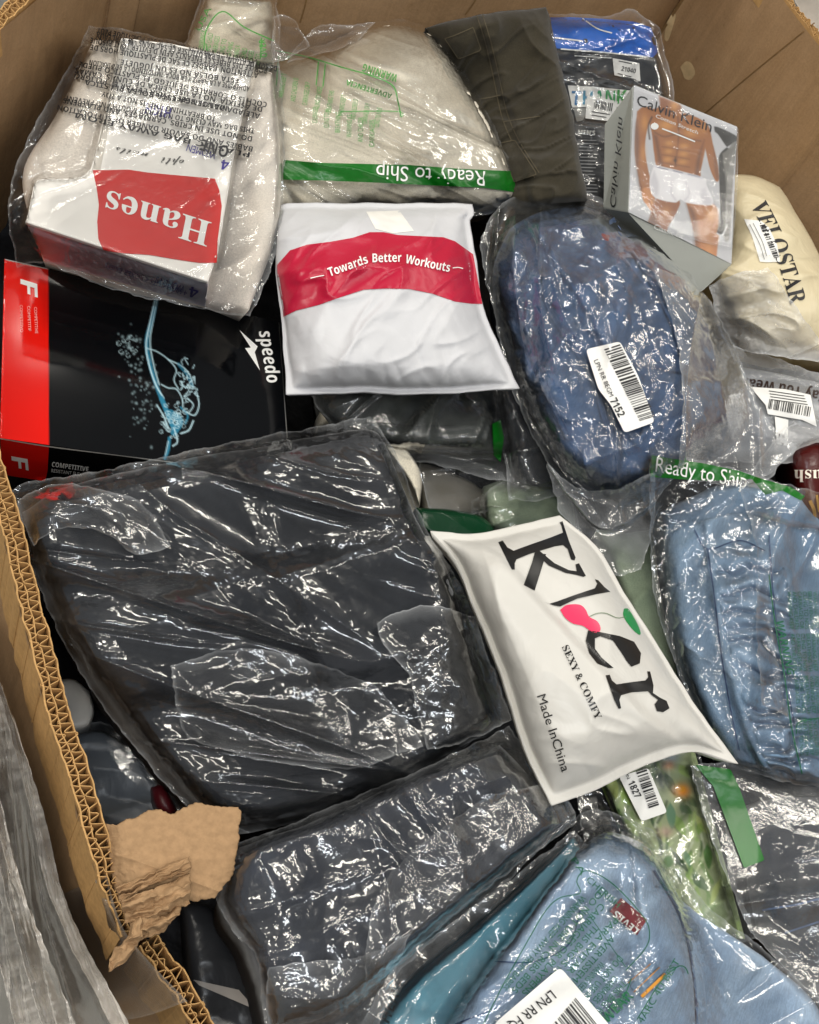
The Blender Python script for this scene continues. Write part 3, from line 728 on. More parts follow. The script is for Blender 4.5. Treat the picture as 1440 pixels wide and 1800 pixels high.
# ---- upright flap of that bag at the back left
t2 = thing('bagged_garment', 'cream garment bag corner with green warning print standing against the back wall', 'bagged clothing', (410, 70, .05))
ug = body('garment', ('362,-8 420,-40 478,-20', '478,-20 484,50 482,112', '326,88 400,112 482,112', '362,-8 345,40 326,88'), CREAM, t2, e=.055, T=.02, k=3, nu=50, nv=50, wr=cloth_wr(.8, 12, 1, 2, 6), depth=.03)
uf = film('plastic_bag', ('356,-14 420,-48 484,-26', '484,-26 492,50 490,120', '320,86 400,116 490,120', '356,-14 340,40 320,86'), CLEAR, t2, [ug], e=.05, off=.002, nu=110, nv=90, wr=film_wr(1.5, .9, 2.4, 8))
it = []
for i in range(9):
    a = np.array((360 + i * 12, 52 + i * 5.2)); it.append((WARN[i % 5][:9], a + (-3, 34), a + (3, 2), 9))
it += [('OVER', (470, 100), (466, 68), 11, 'bold'), ('USA', (352, 55), (372, 15), 10)]
write('warning_print', it, uf, PALEGREEN, t2, .0014)
lines('print_border', [('358,92 364,50 392,20 430,48 482,72', 2.2), ('460,66 458,104', 2), ('366,96 362,76', 2)], uf, PALEGREEN, t2, .0014)
film('bag_flap', ('480,30 500,24 520,40', '520,40 534,60 545,82', '478,112 510,100 545,82', '480,30 478,112'), CRINKLE, t2, None, e=.07, off=0, nu=50, nv=50, wr=film_wr(1.5, .5, 2, 9))

# ---- dark olive cargo trousers
t = thing('cargo_trousers', 'folded dark olive cargo trousers with pocket flaps leaning on the back wall', 'trousers', (900, 180, 0))
ol = body('trousers', ('748,48,.045 830,28,.06 900,18,.062 962,12,.065', '962,12,.065 985,110,.05 1005,200,.04 1020,280,.04 1034,352,.03', '850,370,-.03 900,372,.0 960,365,.01 1034,352,.03', '748,48,.045 790,150,-.02 830,260,-.03 850,370,-.03'), OLIVE, t, T=.018, k=6, nu=120, nv=140, jit=2.5, seed=4, depth=.03,
          wr=lambda s, t, u, v: .006 * ridge(s, t, 9, 1.2, 3, 4, 1.6) + .004 * ridge(s, t, 20, .3, 2, 6, 2) + .003 * ridge(s, t, 45, 1.0, 2, 7, 2) + .007 / (1 + np.exp(-(u - .42 - .05 * v) * 60)))
for q, w in (('838,26 852,70 864,120 874,168', 1.6), ('848,24 862,70 874,120 884,166', 1.6), ('838,174 858,172 880,167', 2.2), ('874,170 884,210 904,256 940,312', 1.8), ('884,168 894,206 914,250 948,304', 1.4), ('884,214 910,210 950,204', 1.6)): lay('seam', *ribbon(q, w), ol, OLIVE_SEAM, t, .0012)
for q in ('782,68 800,62 832,48 846,88 806,104 782,68', '878,252 905,246 944,306 904,320 878,252'): lay('stitched_edge', *ribbon(q, 1.5, smooth=False), ol, OLIVE_SEAM, t, .0052)
patch_px('pocket_flap', round_poly([(782, 66), (832, 46), (846, 88), (806, 104)], 8), ol, OLIVE, t, .004, 8)
patch_px('pocket_flap', round_poly([(876, 250), (905, 244), (944, 306), (904, 320)], 8), ol, OLIVE, t, .004, 8)

# ---- blue and black retail pack with THANK sticker
t = thing('underwear_pack', 'black plastic retail pack with a bright blue header leaning on the back wall', 'retail pack', (1060, 180, .02))
bp = body('pack', ('930,34,.05 1000,32,.06 1060,36,.07 1118,42,.07 1150,58,.07', '1150,58,.07 1162,105,.06 1175,180,.045 1170,300,.02', '1000,380,-.01 1080,380,.0 1170,300,.02', '930,34,.05 960,200,.01 1000,380,-.01'), simple('black_packaging', S('#25272a'), .35, .25, 40, (60, .3, .002)), t, T=.012, k=8, nu=70, nv=90, depth=.02,
          wr=lambda s, t, u, v: .002 * ridge(s, t, 25, .3, 3, 5, 2) + .001 * pn(s * 50, t * 50, 2))
patch_px('blue_header', '940,31 1000,30 1060,33 1115,38 1144,48 1154,75 1156,92 1148,101 1100,95 1040,90 980,85 940,83', bp, simple('blue_card', S('#0862c8'), .3, .05, 30), t, .0012, 9)
lines('print_line', [('986,86 1060,92 1140,100', 2.5), ('1010,98 1075,102', 1.6), ('975,66 1024,72', 2.5), ('1024,32 1050,50 1076,58', 2.2)], bp, WHITE_INK, t, .0022)
patch_px('hanging_hole', [(1026, 68), (1032, 68), (1034, 74), (1028, 76)], bp, INK, t, .0022)
st1 = patch_px('label_sticker', [(1077, 102), (1124, 111), (1126, 143), (1080, 132)], bp, PAPER, t, .002)
write('lettering', [('21040', (1092, 124), (1117, 129), 8, 'bold')], st1, INK, st1.o, .0008)
lines('print_line', [('1088,107 1116,113', 1.4), ('1086,129 1110,135', 1.4), ('1094,134 1118,140', 1.4)], st1, INK, st1.o, .0008)
st2 = patch_px('thank_you_panel', [(998, 150), (1050, 153), (1116, 160), (1112, 190), (1060, 187), (1006, 189)], bp, PAPER, t, .0016)
cols = [('T', '#1b6fa8'), ('H', '#2f86a8'), ('A', '#2a9a6a'), ('N', '#2f9a50'), ('K', '#3d9a46')]
for i, (ch, c) in enumerate(cols):
    x = 1004 + i * 20; write('lettering', [(ch, (x, 184 - i * .5), (x + 17, 185 - i * .5), 24, 'bold')], st2, simple('letter_' + ch.lower() + '_ink', S(c), .4, 0), st2.o, .0012)
patch_px('grey_band', [(1008, 190), (1038, 190), (1024, 212), (1014, 214)], bp, simple('grey_band', S('#8c8c88'), .4), t, .0013)
st3 = patch_px('label_sticker', [(1032, 168), (1086, 178), (1080, 214), (1029, 208)], bp, PAPER, t, .0034)
lay('barcode', *barcode((1046, 176), (1080, 182), (-2, 14), 3, 12), st3, INK, st3.o, .001)
lines('print_line', [('1040,196 1072,201', 1.3), ('1040,202 1066,206', 1.3)], st3, INK, st3.o, .001)
rr = random.Random(4); it = [("MEN'S", (1016, 236), (1046, 238), 8, 'bold')]
lines('print_line', [(f'{1016 + rr.randint(0, 4)},{246 + k * 6} {1040 + rr.randint(0, 18)},{247 + k * 6}', 1.8) for k in range(16)], bp, simple('grey_print', S('#9a9b9c'), .4), t, .002)
write('lettering', it, bp, WHITE_INK, t, .002)
film('plastic_bag', ('935,26,.05 1000,24,.06 1060,28,.07 1112,18,.078 1158,50,.075', '1158,50,.075 1172,105,.065 1186,180,.05 1180,300,.025', '1000,384,-.005 1080,384,.0 1180,300,.025', '935,26,.05 960,200,.01 1000,384,-.005'), CLEAR, t, [bp], off=.003, nu=110, nv=150, wr=film_wr(.9, .2, 2.5, 22))

# ---- retail box with printed photo of a man in white trunks
t = thing('underwear_box', 'grey and white underwear box printed with a bare torso in white trunks', 'retail box', (1190, 330, .05))
ck_v = [(1114, 148, .135), (1297, 222, .135), (1287, 466, .062), (1104, 374, .062), (1062, 218, .095), (1060, 366, .035), (1232, 515, .03), (1240, 250, .09)]
def on_plane(v, pl):
    X = P(v[0], v[1], 0., pl); return (v[0], v[1], float(X @ PILE.n - PILE.c))
ckp = plane3(ck_v[0], ck_v[1], ck_v[3]); ck_v[2] = on_plane(ck_v[2], ckp)
ckb = poly3('carton', ck_v, [(0, 1, 2, 3), (0, 3, 5, 4), (3, 2, 6, 5), (0, 4, 7, 1), (1, 7, 6, 2), (4, 5, 6, 7)], simple('grey_carton', S('#94968f'), .4, .05, 40), t, .0015)
pr = Print([(1115, 150), (1296, 223), (1286, 464), (1105, 373)], 220, 300, '#c9c9cc')
sk, sd, hi, dk = '#a86e36', '#6e3d18', '#dba35c', '#42210c'
pr.poly('1100,385 1140,390 1200,400 1290,430 1290,480 1100,400', '#bcbcc0', 12)
pr.poly('1165,170 1192,186 1198,196 1232,210 1243,232 1240,262 1232,300 1230,312 1200,306 1158,296 1150,270 1146,236 1140,210 1132,196 1158,188', sk, 1.2)   # torso
pr.poly('1158,168 1196,184 1192,200 1180,204 1164,196', '#9a5f2c', 2); pr.blob(1186, 186, 8, 9, hi, .8)
pr.poly('1120,196 1130,188 1146,190 1146,206 1138,228 1134,262 1140,300 1148,330 1152,350 1140,360 1128,340 1122,310 1116,270 1117,230', sk, 1.2)   # arm
pr.poly('1232,210 1246,222 1254,256 1262,290 1264,316 1258,318 1248,296 1240,262 1234,236', sk, 1.2)
pr.poly('1128,332 1140,330 1150,350 1154,368 1148,374 1138,362 1130,350', '#c98a50', 1)
for f in ((1141, 352, 1147, 370), (1146, 348, 1153, 364)): pr.line([f[:2], f[2:]], 1.4, dk, .7, .6)
pr.poly('1120,210 1124,250 1122,300 1130,338 1124,330 1117,280 1116,230', sd, 3, .7); pr.blob(1133, 215, 6, 14, hi, .6); pr.blob(1131, 270, 5, 18, hi, .5)
pr.line('1146,206 1140,222 1142,244', 3, dk, 1.5, .85)
pr.blob(1172, 220, 14, 9, hi, .75); pr.blob(1216, 232, 13, 9, hi, .7); pr.blob(1238, 225, 5, 9, hi, .5)
pr.line('1150,232 1168,240 1192,236 1210,244 1232,248', 2.2, sd, 2, .8); pr.line('1192,206 1193,240 1190,270 1188,292', 2, sd, 2, .75)
for yy in (252, 266, 280):
    for xx, r_ in ((1177, 8), (1203, 9)): pr.blob(xx + (yy - 252) * -.1, yy + (xx - 1177) * .18, r_, 5, hi, .6)
    pr.line([(1164, yy + 6), (1184, yy + 9), (1212, yy + 14)], 1.4, sd, 1.5, .6)
pr.poly('1148,236 1154,262 1158,294 1166,296 1160,262 1156,240', sd, 3, .7); pr.poly('1238,246 1232,280 1228,310 1222,306 1226,276', sd, 3, .7)
pr.blob(1187, 282, 3, 3, dk, .9); pr.line('1187,276 1187,288', 1.5, dk, 1, .7)
pr.poly('1254,256 1264,300 1262,318 1256,300', sd, 2, .5)
pr.poly('1148,360 1160,345 1194,352 1190,372 1176,396 1164,420 1130,412 1140,388', '#9c5f2e', 1.5); pr.poly('1136,398 1150,372 1156,400 1150,424 1130,420', sd, 5, .7)
pr.poly('1206,354 1256,360 1264,400 1262,430 1254,470 1226,460 1222,420 1214,384', '#b87a44', 1.5); pr.poly('1206,358 1222,372 1228,420 1230,460 1222,450 1218,400', sd, 4, .7)
pr.blob(1250, 378, 9, 12, hi, .7); pr.blob(1246, 440, 8, 22, hi, .3); pr.blob(1172, 372, 8, 10, hi, .35)
pr.poly('1150,290 1190,300 1234,312 1244,330 1254,358 1230,360 1206,356 1196,350 1186,356 1150,346 1142,318', '#eceaec', 1.0)
pr.poly('1150,300 1158,322 1156,344 1146,340 1143,318', '#c9c6cc', 3, .6); pr.poly('1240,330 1252,356 1236,358 1232,336', '#cdcad0', 3, .6); pr.blob(1194, 330, 8, 12, '#ffffff', .8); pr.line('1182,318 1180,338 1188,352', 2.5, '#c4c0c8', 2, .5); pr.line('1206,322 1212,340 1204,352', 2.5, '#c4c0c8', 2, .5)
pr.line('1151,292 1190,301 1234,313', 4, '#d8d6dc', 1, .9); pr.line('1156,294 1174,298', 1.6, '#6c6c80', .7, .9); pr.line('1184,300 1200,304', 1.6, '#6c6c80', .7, .8); pr.line('1210,306 1230,311', 1.6, '#8c8ca0', .7, .8)
pr.poly('1257,232 1262,236 1282,262 1294,250 1292,250 1266,270 1264,300 1266,380 1260,408 1268,412 1274,400 1276,380 1280,300 1294,252 1296,240 1258,222', '#1c1c1d', 1.2)
pr.poly('1256,230 1294,246 1270,262 1262,300 1264,330 1262,418 1284,424 1276,424 1272,300 1284,262', '#1a1a1b', 1.2, .0)
pr.poly('1270,270 1280,262 1294,250 1288,330 1282,420 1272,412 1276,330', '#7f7d78', 1.5, .9); pr.line('1260,410 1270,414 1278,396', 2, '#f2f2f2', .8, .9)
pr.c = pr.c ** 1.2 * .95
cp = pr.lay('box_photo', ckb, PRINT, t)
write('lettering', [('Calvin Klein', (1119, 184), (1250, 232), 20, 'sans', dict(up=(3, -18)))], cp, INK, cp.o, .0006)
write('lettering', [('Classic Fit', (1149, 402), (1200, 420), 9, 'sans'), ('Cotton Stretch', (1152, 206), (1226, 236), 6, 'sans')], cp, WHITE_INK, cp.o, .0006)
patch_px('white_dot', [(1151 + 7 * math.cos(a * .5236), 222 + 6 * math.sin(a * .5236)) for a in range(12)], cp, WHITE_INK, cp.o, .0006)
lines('print_line', [('1164,226 1190,236 1222,249', 2.4)], cp, WHITE_INK, cp.o, .0006)
write('lettering', [('Calvin Klein', (1072, 362), (1088, 205), 10, 'sans', dict(up=(10, 5)))], ckb, INK, t, .0008)
ckf = film('plastic_wrap', ('1112,152,.128 1200,184,.128 1298,226,.128', '1298,226,.128 1296,330,.1 1288,440,.06', '1104,372,.06 1200,415,.06 1288,440,.06', '1112,152,.128 1108,260,.1 1104,372,.06'), film_mat('tight_wrap', .004, .45, .05, bst=.03), t, [ckb], e=.09, off=.002, nu=90, nv=120, jit=1, wr=film_wr(.06, .4, 3, 41), soft=1, edge=.1)

# ---- frosted cream bag with the wide black lettering
FROST = poly_mat('frosted_cream_plastic', S('#eadcb8'), .38, [(40, .4, .004), (110, .3, .0012)], .2)
t = thing('mailer_bag', 'cream frosted plastic bag with large black capital lettering by the right wall', 'mailer bag', (1370, 480, 0))
vb = body('bag', ('1276,306,.02 1320,308,.02 1372,328,.02', '1372,328,.02 1420,410,.02 1470,510,.02 1520,640,.0', '1296,612,-.01 1360,640 1440,668 1520,690,.0', '1276,306,.02 1268,420,.0 1250,500,.0 1296,612,-.01'), FROST, t, e=.0, T=.055, k=2.6, nu=110, nv=120, jit=2, seed=9,
          wr=lambda s, t, u, v: .006 * ridge(s, t, 10, 1.0, 3, 4, 1.8) + .003 * ridge(s, t, 26, .4, 2, 5, 2) + .008 * ridge(s, t, 8, .2, 2, 15, 2) * np.clip((v - .45) * 3, 0, 1))
write('lettering', [('VELOSTAR', (1318, 358), (1390, 536), 25, 'serif', dict(up=(29, -7), arc=.22, step=6))], vb, INK, t, .0012)
sv = patch_px('label_sticker', '1308,385 1338,388 1352,400 1366,430 1372,460 1350,461 1336,460 1330,440 1322,415', vb, PAPER, t, .0012, 8)
lay('barcode', *barcode((1336, 396), (1362, 456), (9, -2), 5, 15), sv, INK, sv.o, .0008)
lines('print_line', [('1318,394 1336,430 1344,456', 1.2), ('1324,392 1340,424 1348,450', 1.2)], sv, simple('grey_ink', S('#8a8a88'), .5, 0), sv.o, .0008)
film('folded_end', ('1246,500,.03 1300,480,.05 1350,470,.06', '1350,470,.06 1400,540,.055 1470,640,.03', '1290,612,.01 1360,645 1470,690,.02', '1246,500,.03 1262,560,.02 1290,612,.01'), MILK, t, [vb], e=.03, off=.003, nu=100, nv=100, wr=film_wr(1.4, .7, 3, 44, .5))

# ---- clear bag with brown lettering, label
t = thing('bagged_garment', 'hazy clear bag with dark brown lettering and a white barcode label at the right edge', 'bagged clothing', (1390, 700, 0))
wg = body('garment', ('1270,640 1360,655 1520,690', '1520,690 1540,800', '1250,800 1380,800 1540,800', '1270,640 1255,720 1250,800'), cloth_mat('grey_blue_cloth', S('#8e96a6'), S('#b4b4b6'), .9, 900, 12), t, e=-.01, T=.03, nu=60, nv=60, wr=cloth_wr(.8, 10, 1, 2, 8))
wf = film('plastic_bag', ('1278,606,.03 1340,622 1440,655 1520,690', '1520,690 1540,810', '1230,810 1380,815 1540,810', '1278,606,.03 1250,700 1230,810'), MILK, t, [wg], e=.015, off=.004, nu=120, nv=100, wr=film_wr(1., .4, 3, 47))
write('lettering', [('Way You Wear', (1462, 692), (1308, 664), 17, 'bold', dict(up=(-3, 17), arc=-.12))], wf, simple('brown_ink', S('#2a1712'), .4, 0), t, .0014)
sw = patch_px('label_sticker', '1319,680 1380,684 1425,694 1436,750 1410,738 1350,728 1346,712', wf, PAPER, t, .0024, 8)
lay('barcode', *barcode((1350, 718), (1426, 733), (3, -17), 8, 22), sw, INK, sw.o, .0009)
lines('print_line', [(f'{1352 + k},{687 + 5 * k} {1414 + k * 2},{696 + 5 * k}', 1.3) for k in range(4)], sw, INK, sw.o, .0009)
s4 = patch_px('small_label', [(1362, 732), (1386, 738), (1384, 784), (1366, 780)], wf, PAPER, t, .0018)
write('lettering', [('M', (1380, 764), (1370, 762), 7, 'bold'), ('4', (1379, 778), (1375, 777), 7, 'bold')], s4, INK, s4.o, .0008)

# ---- maroon pouch
t = thing('maroon_pouch', 'shiny maroon pouch with cream lettering cut by the right edge of the picture', 'pouch', (1430, 840, 0))
mp = body('pouch', ('1386,800 1410,775 1450,765 1540,770', '1540,770 1550,960', '1420,960 1480,960 1550,960', '1386,800 1400,860 1420,960'), poly_mat('maroon_plastic', S('#4a100d'), .25, [(40, .3, .003)], .05), t, e=.012, T=.03, nu=60, nv=60)
write('lettering', [('lush', (1455, 826), (1396, 826), 24, 'serif', dict(up=(0, 22)))], mp, simple('cream_ink', S('#f0e2d2'), .5, 0), t, .001)
lines('gold_print', [('1424,880 1432,900 1430,925', 6), ('1436,870 1440,900', 4)], mp, simple('gold_ink', S('#d8a040'), .4, 0), t, .001)
film('plastic_bag', ('1300,850 1340,800 1385,752 1440,725 1540,730', '1540,730 1545,765', '1330,870 1380,810 1420,782 1460,775 1545,765', '1300,850 1330,870'), MILK, t, [mp], e=.02, off=.004, nu=90, nv=40, wr=film_wr(.8, .6, 3, 49))

# ================================================================== left stack
# ---- black and red swim box
t = thing('swim_box', 'black glossy box with a red end panel and a splash of water printed on it', 'retail box', (250, 660, 0))
SPV = [(8, 455, .022), (490, 566, .022), (508, 842, .032), (0, 770, .032), (2, 835, -.03), (512, 905, -.03), (20, 500, -.04), (500, 600, -.04)]
SPV[2] = on_plane(SPV[2], plane3(SPV[0], SPV[1], SPV[3]))
sp = poly3('carton', SPV, [(0, 1, 2, 3), (3, 2, 5, 4), (0, 3, 4, 6), (1, 7, 5, 2), (0, 6, 7, 1), (4, 5, 7, 6)], simple('black_gloss_card', S('#08090a'), .1, .0, 40, (5, .1, .006), .32), t, .0012)
BLK = '#07080a'
pr = Print([(8, 455), (490, 566), (508, 842), (0, 770)], 260, 170, BLK)
pr.poly([(-20, 440), (85, 474), (86, 786), (-20, 790)], '#d8160c', .8, 1, False)
pr.poly('88,520 150,488 200,500 130,556 88,570', '#0b0c0e', 20, .5)  # faint lamp glare painted into the print colour
TE, LT = '#2b7490', '#b4d4de'
for w, p, c, a in [(7, '276,522 268,560 258,600 264,640 276,680 286,706', TE, .8), (2.2, '272,530 264,566 257,606 262,640 274,676 288,700', LT, .95), (1.8, '277,524 270,560 264,600 270,640 280,676', LT, .8),
                   (1.6, '258,612 276,618 296,632 310,650 306,668 314,684', LT, .7), (1.6, '296,632 320,644 334,660 340,684 330,676', LT, .8), (5, '314,640 330,660 338,678', TE, .5),
                   (1.6, '284,676 296,682 310,684 320,700 322,716', LT, .8), (1.8, '346,690 350,712 342,730 324,722', LT, .8), (8, '284,700 296,730 306,754', TE, .95), (12, '300,726 316,740 306,760', TE, .8),
                   (5, '298,770 296,790 290,806', TE, .9), (2, '296,776 291,800', LT, .6), (2, '340,740 332,756 318,762', LT, .9), (1.5, '330,700 340,712 332,726', LT, .8), (2, '306,752 312,776 304,784', LT, .8), (3, '318,716 330,730 326,744', TE, .8), (2, '276,712 288,732 296,752', LT, .8)]:
    pr.line(p, w, c, 1.0, a)
rr = random.Random(3)
for k in range(60):
    a = rr.random() * 6.28; x = 306 + rr.gauss(0, 11); y = 738 + rr.gauss(0, 17); r_ = rr.uniform(1.5, 4.2)
    pr.line([(x + r_ * math.cos(q), y + r_ * math.sin(q)) for q in np.linspace(0, 5.5, 7)], 1.1, LT, .7, rr.uniform(.25, .7))
for k in range(24):
    x = 330 + rr.gauss(0, 9); y = 668 + rr.gauss(0, 16); pr.line([(x, y), (x + rr.uniform(-6, 6), y + rr.uniform(-6, 8)), (x + rr.uniform(-8, 8), y + rr.uniform(0, 12))], 1.3, LT, .7, .7)
for k in range(110):
    x, y = (250 + rr.gauss(0, 18), 690 + rr.gauss(0, 50)) if k < 80 else (226 + rr.gauss(0, 10), 605 + rr.gauss(0, 12)); pr.blob(x, y, *[rr.uniform(.9, 2.4)] * 2, '#8fa6ac', rr.uniform(.2, .7))
for k in range(9):
    x, y = 228 + rr.gauss(0, 9), 606 + rr.gauss(0, 12); r_ = rr.uniform(1.5, 4); pr.line([(x + r_ * math.cos(q), y + r_ * math.sin(q)) for q in np.linspace(0, 5, 6)], 1., '#9fb6bc', .7, .7)
GLOSS = simple('glossy_printed_card', (1, 1, 1), .1, 0, 50, (5, .1, .006), .32, attr=True)
pf = pr.lay('box_print', sp, GLOSS, t)
write('lettering', [('speedo', (455, 583), (470, 674), 22, 'bolditalic', dict(up=(23, -4)))], pf, WHITE_INK, pf.o, .0007)
patch_px('arrow_mark', [(421, 580), (453, 609), (448, 619), (457, 651), (431, 612), (441, 611)], pf, WHITE_INK, pf.o, .0007)
write('lettering', [('F', (36, 490), (37, 514), 30, 'bold', dict(up=(29, 9)))], pf, WHITE_INK, pf.o, .0007)
write('lettering', [('COMPETITIVE', (60, 540), (62, 586), 5, 'sans'), ('COMPETITIF', (48, 538), (50, 582), 5, 'sans'), ('COMPETITIVO', (35, 536), (36, 584), 5, 'sans')], pf, simple('pale_red_ink', S('#f0a8a0'), .4, 0), pf.o, .0007)
rp = lay('red_front', *fill([(1, 772), (86, 786), (84, 824), (80, 846), (3, 834)], 12), sp, simple('red_gloss_card', S('#d2150c'), .25, .03), t, .0007)
write('lettering', [('F', (20, 802), (22, 822), 28, 'bold', dict(up=(28, 5)))], rp, WHITE_INK, rp.o, .0007)
lines('worn_edge', [('0,771 86,785 180,797 290,811 400,826', (1.5, 2.2, 1.4, 2.2, 1.2)), ('9,456 85,473', 1.6), ('490,567 497,660 505,770', 1.6)], sp, simple('worn_card', S('#b9b7b2'), .7, .2, 400), t, .0012)
write('lettering', [('COMPETITIVE', (91, 820), (155, 829), 8, 'bold', dict(up=(1, -8))), ('RESISTANT FLEX', (90, 830), (144, 837), 6, 'sans')], sp, WHITE_INK, t, .001)

# ---- white card pack of briefs in printed film
t = thing('briefs_pack', 'white card pack of briefs with a big red flag logo under clear printed film', 'retail pack', (260, 320, .08))
hg = body('garment', ('165,70,.075 300,80,.08 478,128,.078', '478,128,.078 492,250,.072 488,400,.06 438,545,.05', '75,455,.03 220,505,.03 360,535,.03 438,545,.05', '165,70,.075 100,200,.06 40,310,.045 75,455,.03'), cloth_mat('pale_pink_knit', S('#f0e8dc'), S('#e5dacc'), .9, 900, 14), t, T=.014, k=4, nu=80, nv=90, wr=cloth_wr(.6, 10, 1.2, 3, 3), depth=.03)
CARD = simple('white_card', S('#f0ece5'), .42, .04, 30, (16, .2, .004), .4)
HP = plane3((45, 390, .098), (366, 495, .098), (300, 60, .115))
card = prism('card_sleeve', [(45, 390), (50, 372), (60, 322), (66, 316), (76, 314), (128, 313), (148, 308), (160, 296), (170, 260), (186, 190), (206, 100), (214, 66), (300, 76), (450, 108), (436, 160), (412, 270), (396, 370), (384, 440), (366, 495)], CARD, t, 0., .004, HP, .0006)
fr = poly3('card_front', [(45, 391, .097), (366, 496, .097), (361, 540, .052), (79, 459, .052), (75, 380, .06), (370, 470, .06)], [(0, 1, 2, 3), (0, 3, 4), (1, 5, 2), (4, 3, 2, 5), (0, 4, 5, 1)], simple('lilac_card', S('#d0ccd8'), .42, .04), t, .0008)
patch_px('card_fold_shade', [(212, 70), (222, 74), (176, 300), (164, 296), (184, 200)], card, simple('card_shade', S('#c6bfb4'), .5), t, .0004)  # flat strip along the fold, its shade put into the colour
RED = simple('red_card_print', S('#c8221d'), .38, .04, 30)
lg = patch_px('red_flag', '163,299 190,299 225,298 258,303 300,307 345,311 378,314 386,335 390,362 387,390 383,420 381,462 350,462 310,456 262,448 215,445 182,440 173,420 171,390 174,360 170,330', card, RED, t, .0008, 9)
write('lettering', [('Hanes', (372, 391), (190, 334), 43, 'serif', dict(up=(-9, 44), step=14))], lg, WHITE_INK, lg.o, .0008)
PUR = simple('purple_ink', S('#4a3f96'), .4, 0)
write('lettering', [('4', (404, 282), (390, 280), 17, 'bolditalic', dict(up=(-3, 17))), ('WOMEN', (381, 268), (331, 253), 13, 'sans', dict(up=(-4, 12)))], card, PUR, t, .0008)
write('lettering', [('HIGH', (302, 190), (258, 181), 18, 'bold')], card, PUR, t, .0008)
write('handwriting', [('opti', (324, 281), (284, 276), 14, 'script'), ('nails', (262, 270), (204, 258), 12, 'script')], card, simple('pencil', S('#55534f'), .6, 0), t, .0008)
write('lettering', [('4', (350, 507), (334, 503), 20, 'bolditalic', dict(up=(-3, 18))), ("WOMEN'S", (326, 503), (276, 486), 12, 'sans'), ('4 HIGH CUTS 4 BOXER BRIEFS', (330, 512), (186, 462), 9, 'sans')], fr, PUR, t, .0008)
hf = film('plastic_film', ('156,46,.11 220,52 300,72 400,96 490,118', '490,118 500,200 498,330 490,420 470,490 440,556', '28,470,.03 80,464,.05 200,508,.05 360,545,.05 440,556', '156,46,.11 120,120 60,220 26,300 14,370 28,470,.03'), film_mat('pack_film', .012, 1.15, .05), t, [hg, card, fr], e=.06, off=.004, nu=230, nv=230, wr=lambda s, t, u, v: film_wr(.42, 1.25, 3, 61, .6)(s, t, u, v) * (1 - .8 * np.exp(-((u - .5) / .3) ** 4 - ((v - .66) / .2) ** 4)) + .0016 * (1 + facets(s, t, 34, 66)) * np.exp(-((u - .82) / .14) ** 2 - ((v - .3) / .25) ** 2), soft=3, res=115)
HW = ['THIS PLASTIC BAG AWAY FROM', 'DO NOT USE IN CRIBS, BEDS, CARRIAGES, AND PLAYPENS', 'TO AVOID DANGER OF SUFFOCATION KEEP BAG', 'BABIES AND CHILDREN. THIS BAG MAY CLING TO NOSE AND MOUTH AND PREVENT', 'BREATHING. THIS BAG IS NOT A TOY.']
tx = [('PLASTIC BAG AWAY FROM', (440, 268), (134, 198), 9), ('BABIES AND DO SAVOIR DANGER OF SUFFOCATION', (445, 258), (102, 184), 9), ('DO NOT USE IN CRIBS, CARRIAGES, AND PLAYPENS', (444, 240), (112, 172), 9), ('THIS BAG MAY CLING TO NOSE AND MOUTH AND PREVENT', (448, 226), (116, 168), 9), ('TO BREATHING. THIS IS NOT A TOY.', (380, 205), (178, 160), 9),
      ('MANTENGA ESTA BOLSA PLASTICA', (400, 186), (150, 140), 9), ('ALEJADA DE LOS BEBES PARA EVITAR EL PELIGRO', (458, 200), (132, 128), 9), ('DE ASFIXIA. NO LA USE CERCA DE CUNAS, CAMAS,', (462, 188), (130, 118), 9), ('COCHES O CORRALES DE JUEGO. EL PLASTICO PUEDE', (470, 180), (140, 108), 9), ('ADHERIRSE A LA NARIZ Y LA BOCA, IMPIDIENDO LA RESPIRACION', (440, 152), (158, 105), 9), ('ESTA BOLSA NO ES UN JUGUETE.', (420, 138), (210, 104), 9),
      ('ATTENTION: GARDEZ CE SAC DE PLASTIQUE HORS DE', (455, 128), (160, 78), 9.5), ('PORTEE DES BEBES ET ENFANTS AFIN D EVITER TOUT RISQUE', (470, 120), (160, 66), 9.5), ('DE SUFFOCATION. NE PAS UTILISER CE SAC DANS LES BERCEAUX', (488, 116), (170, 57), 9.5), ('POUSSETTES D ENFANTS. LA PELLICULE PLASTIQUE PEUT', (452, 104), (172, 49), 8)]
write('warning_print', [(a, b, c, d, 'bold') for a, b, c, d in tx], hf, INK, t, .0012)
write('size_print', [('ONE', (404, 258), (356, 244), 20, 'bold')], hf, INK, t, .0012)
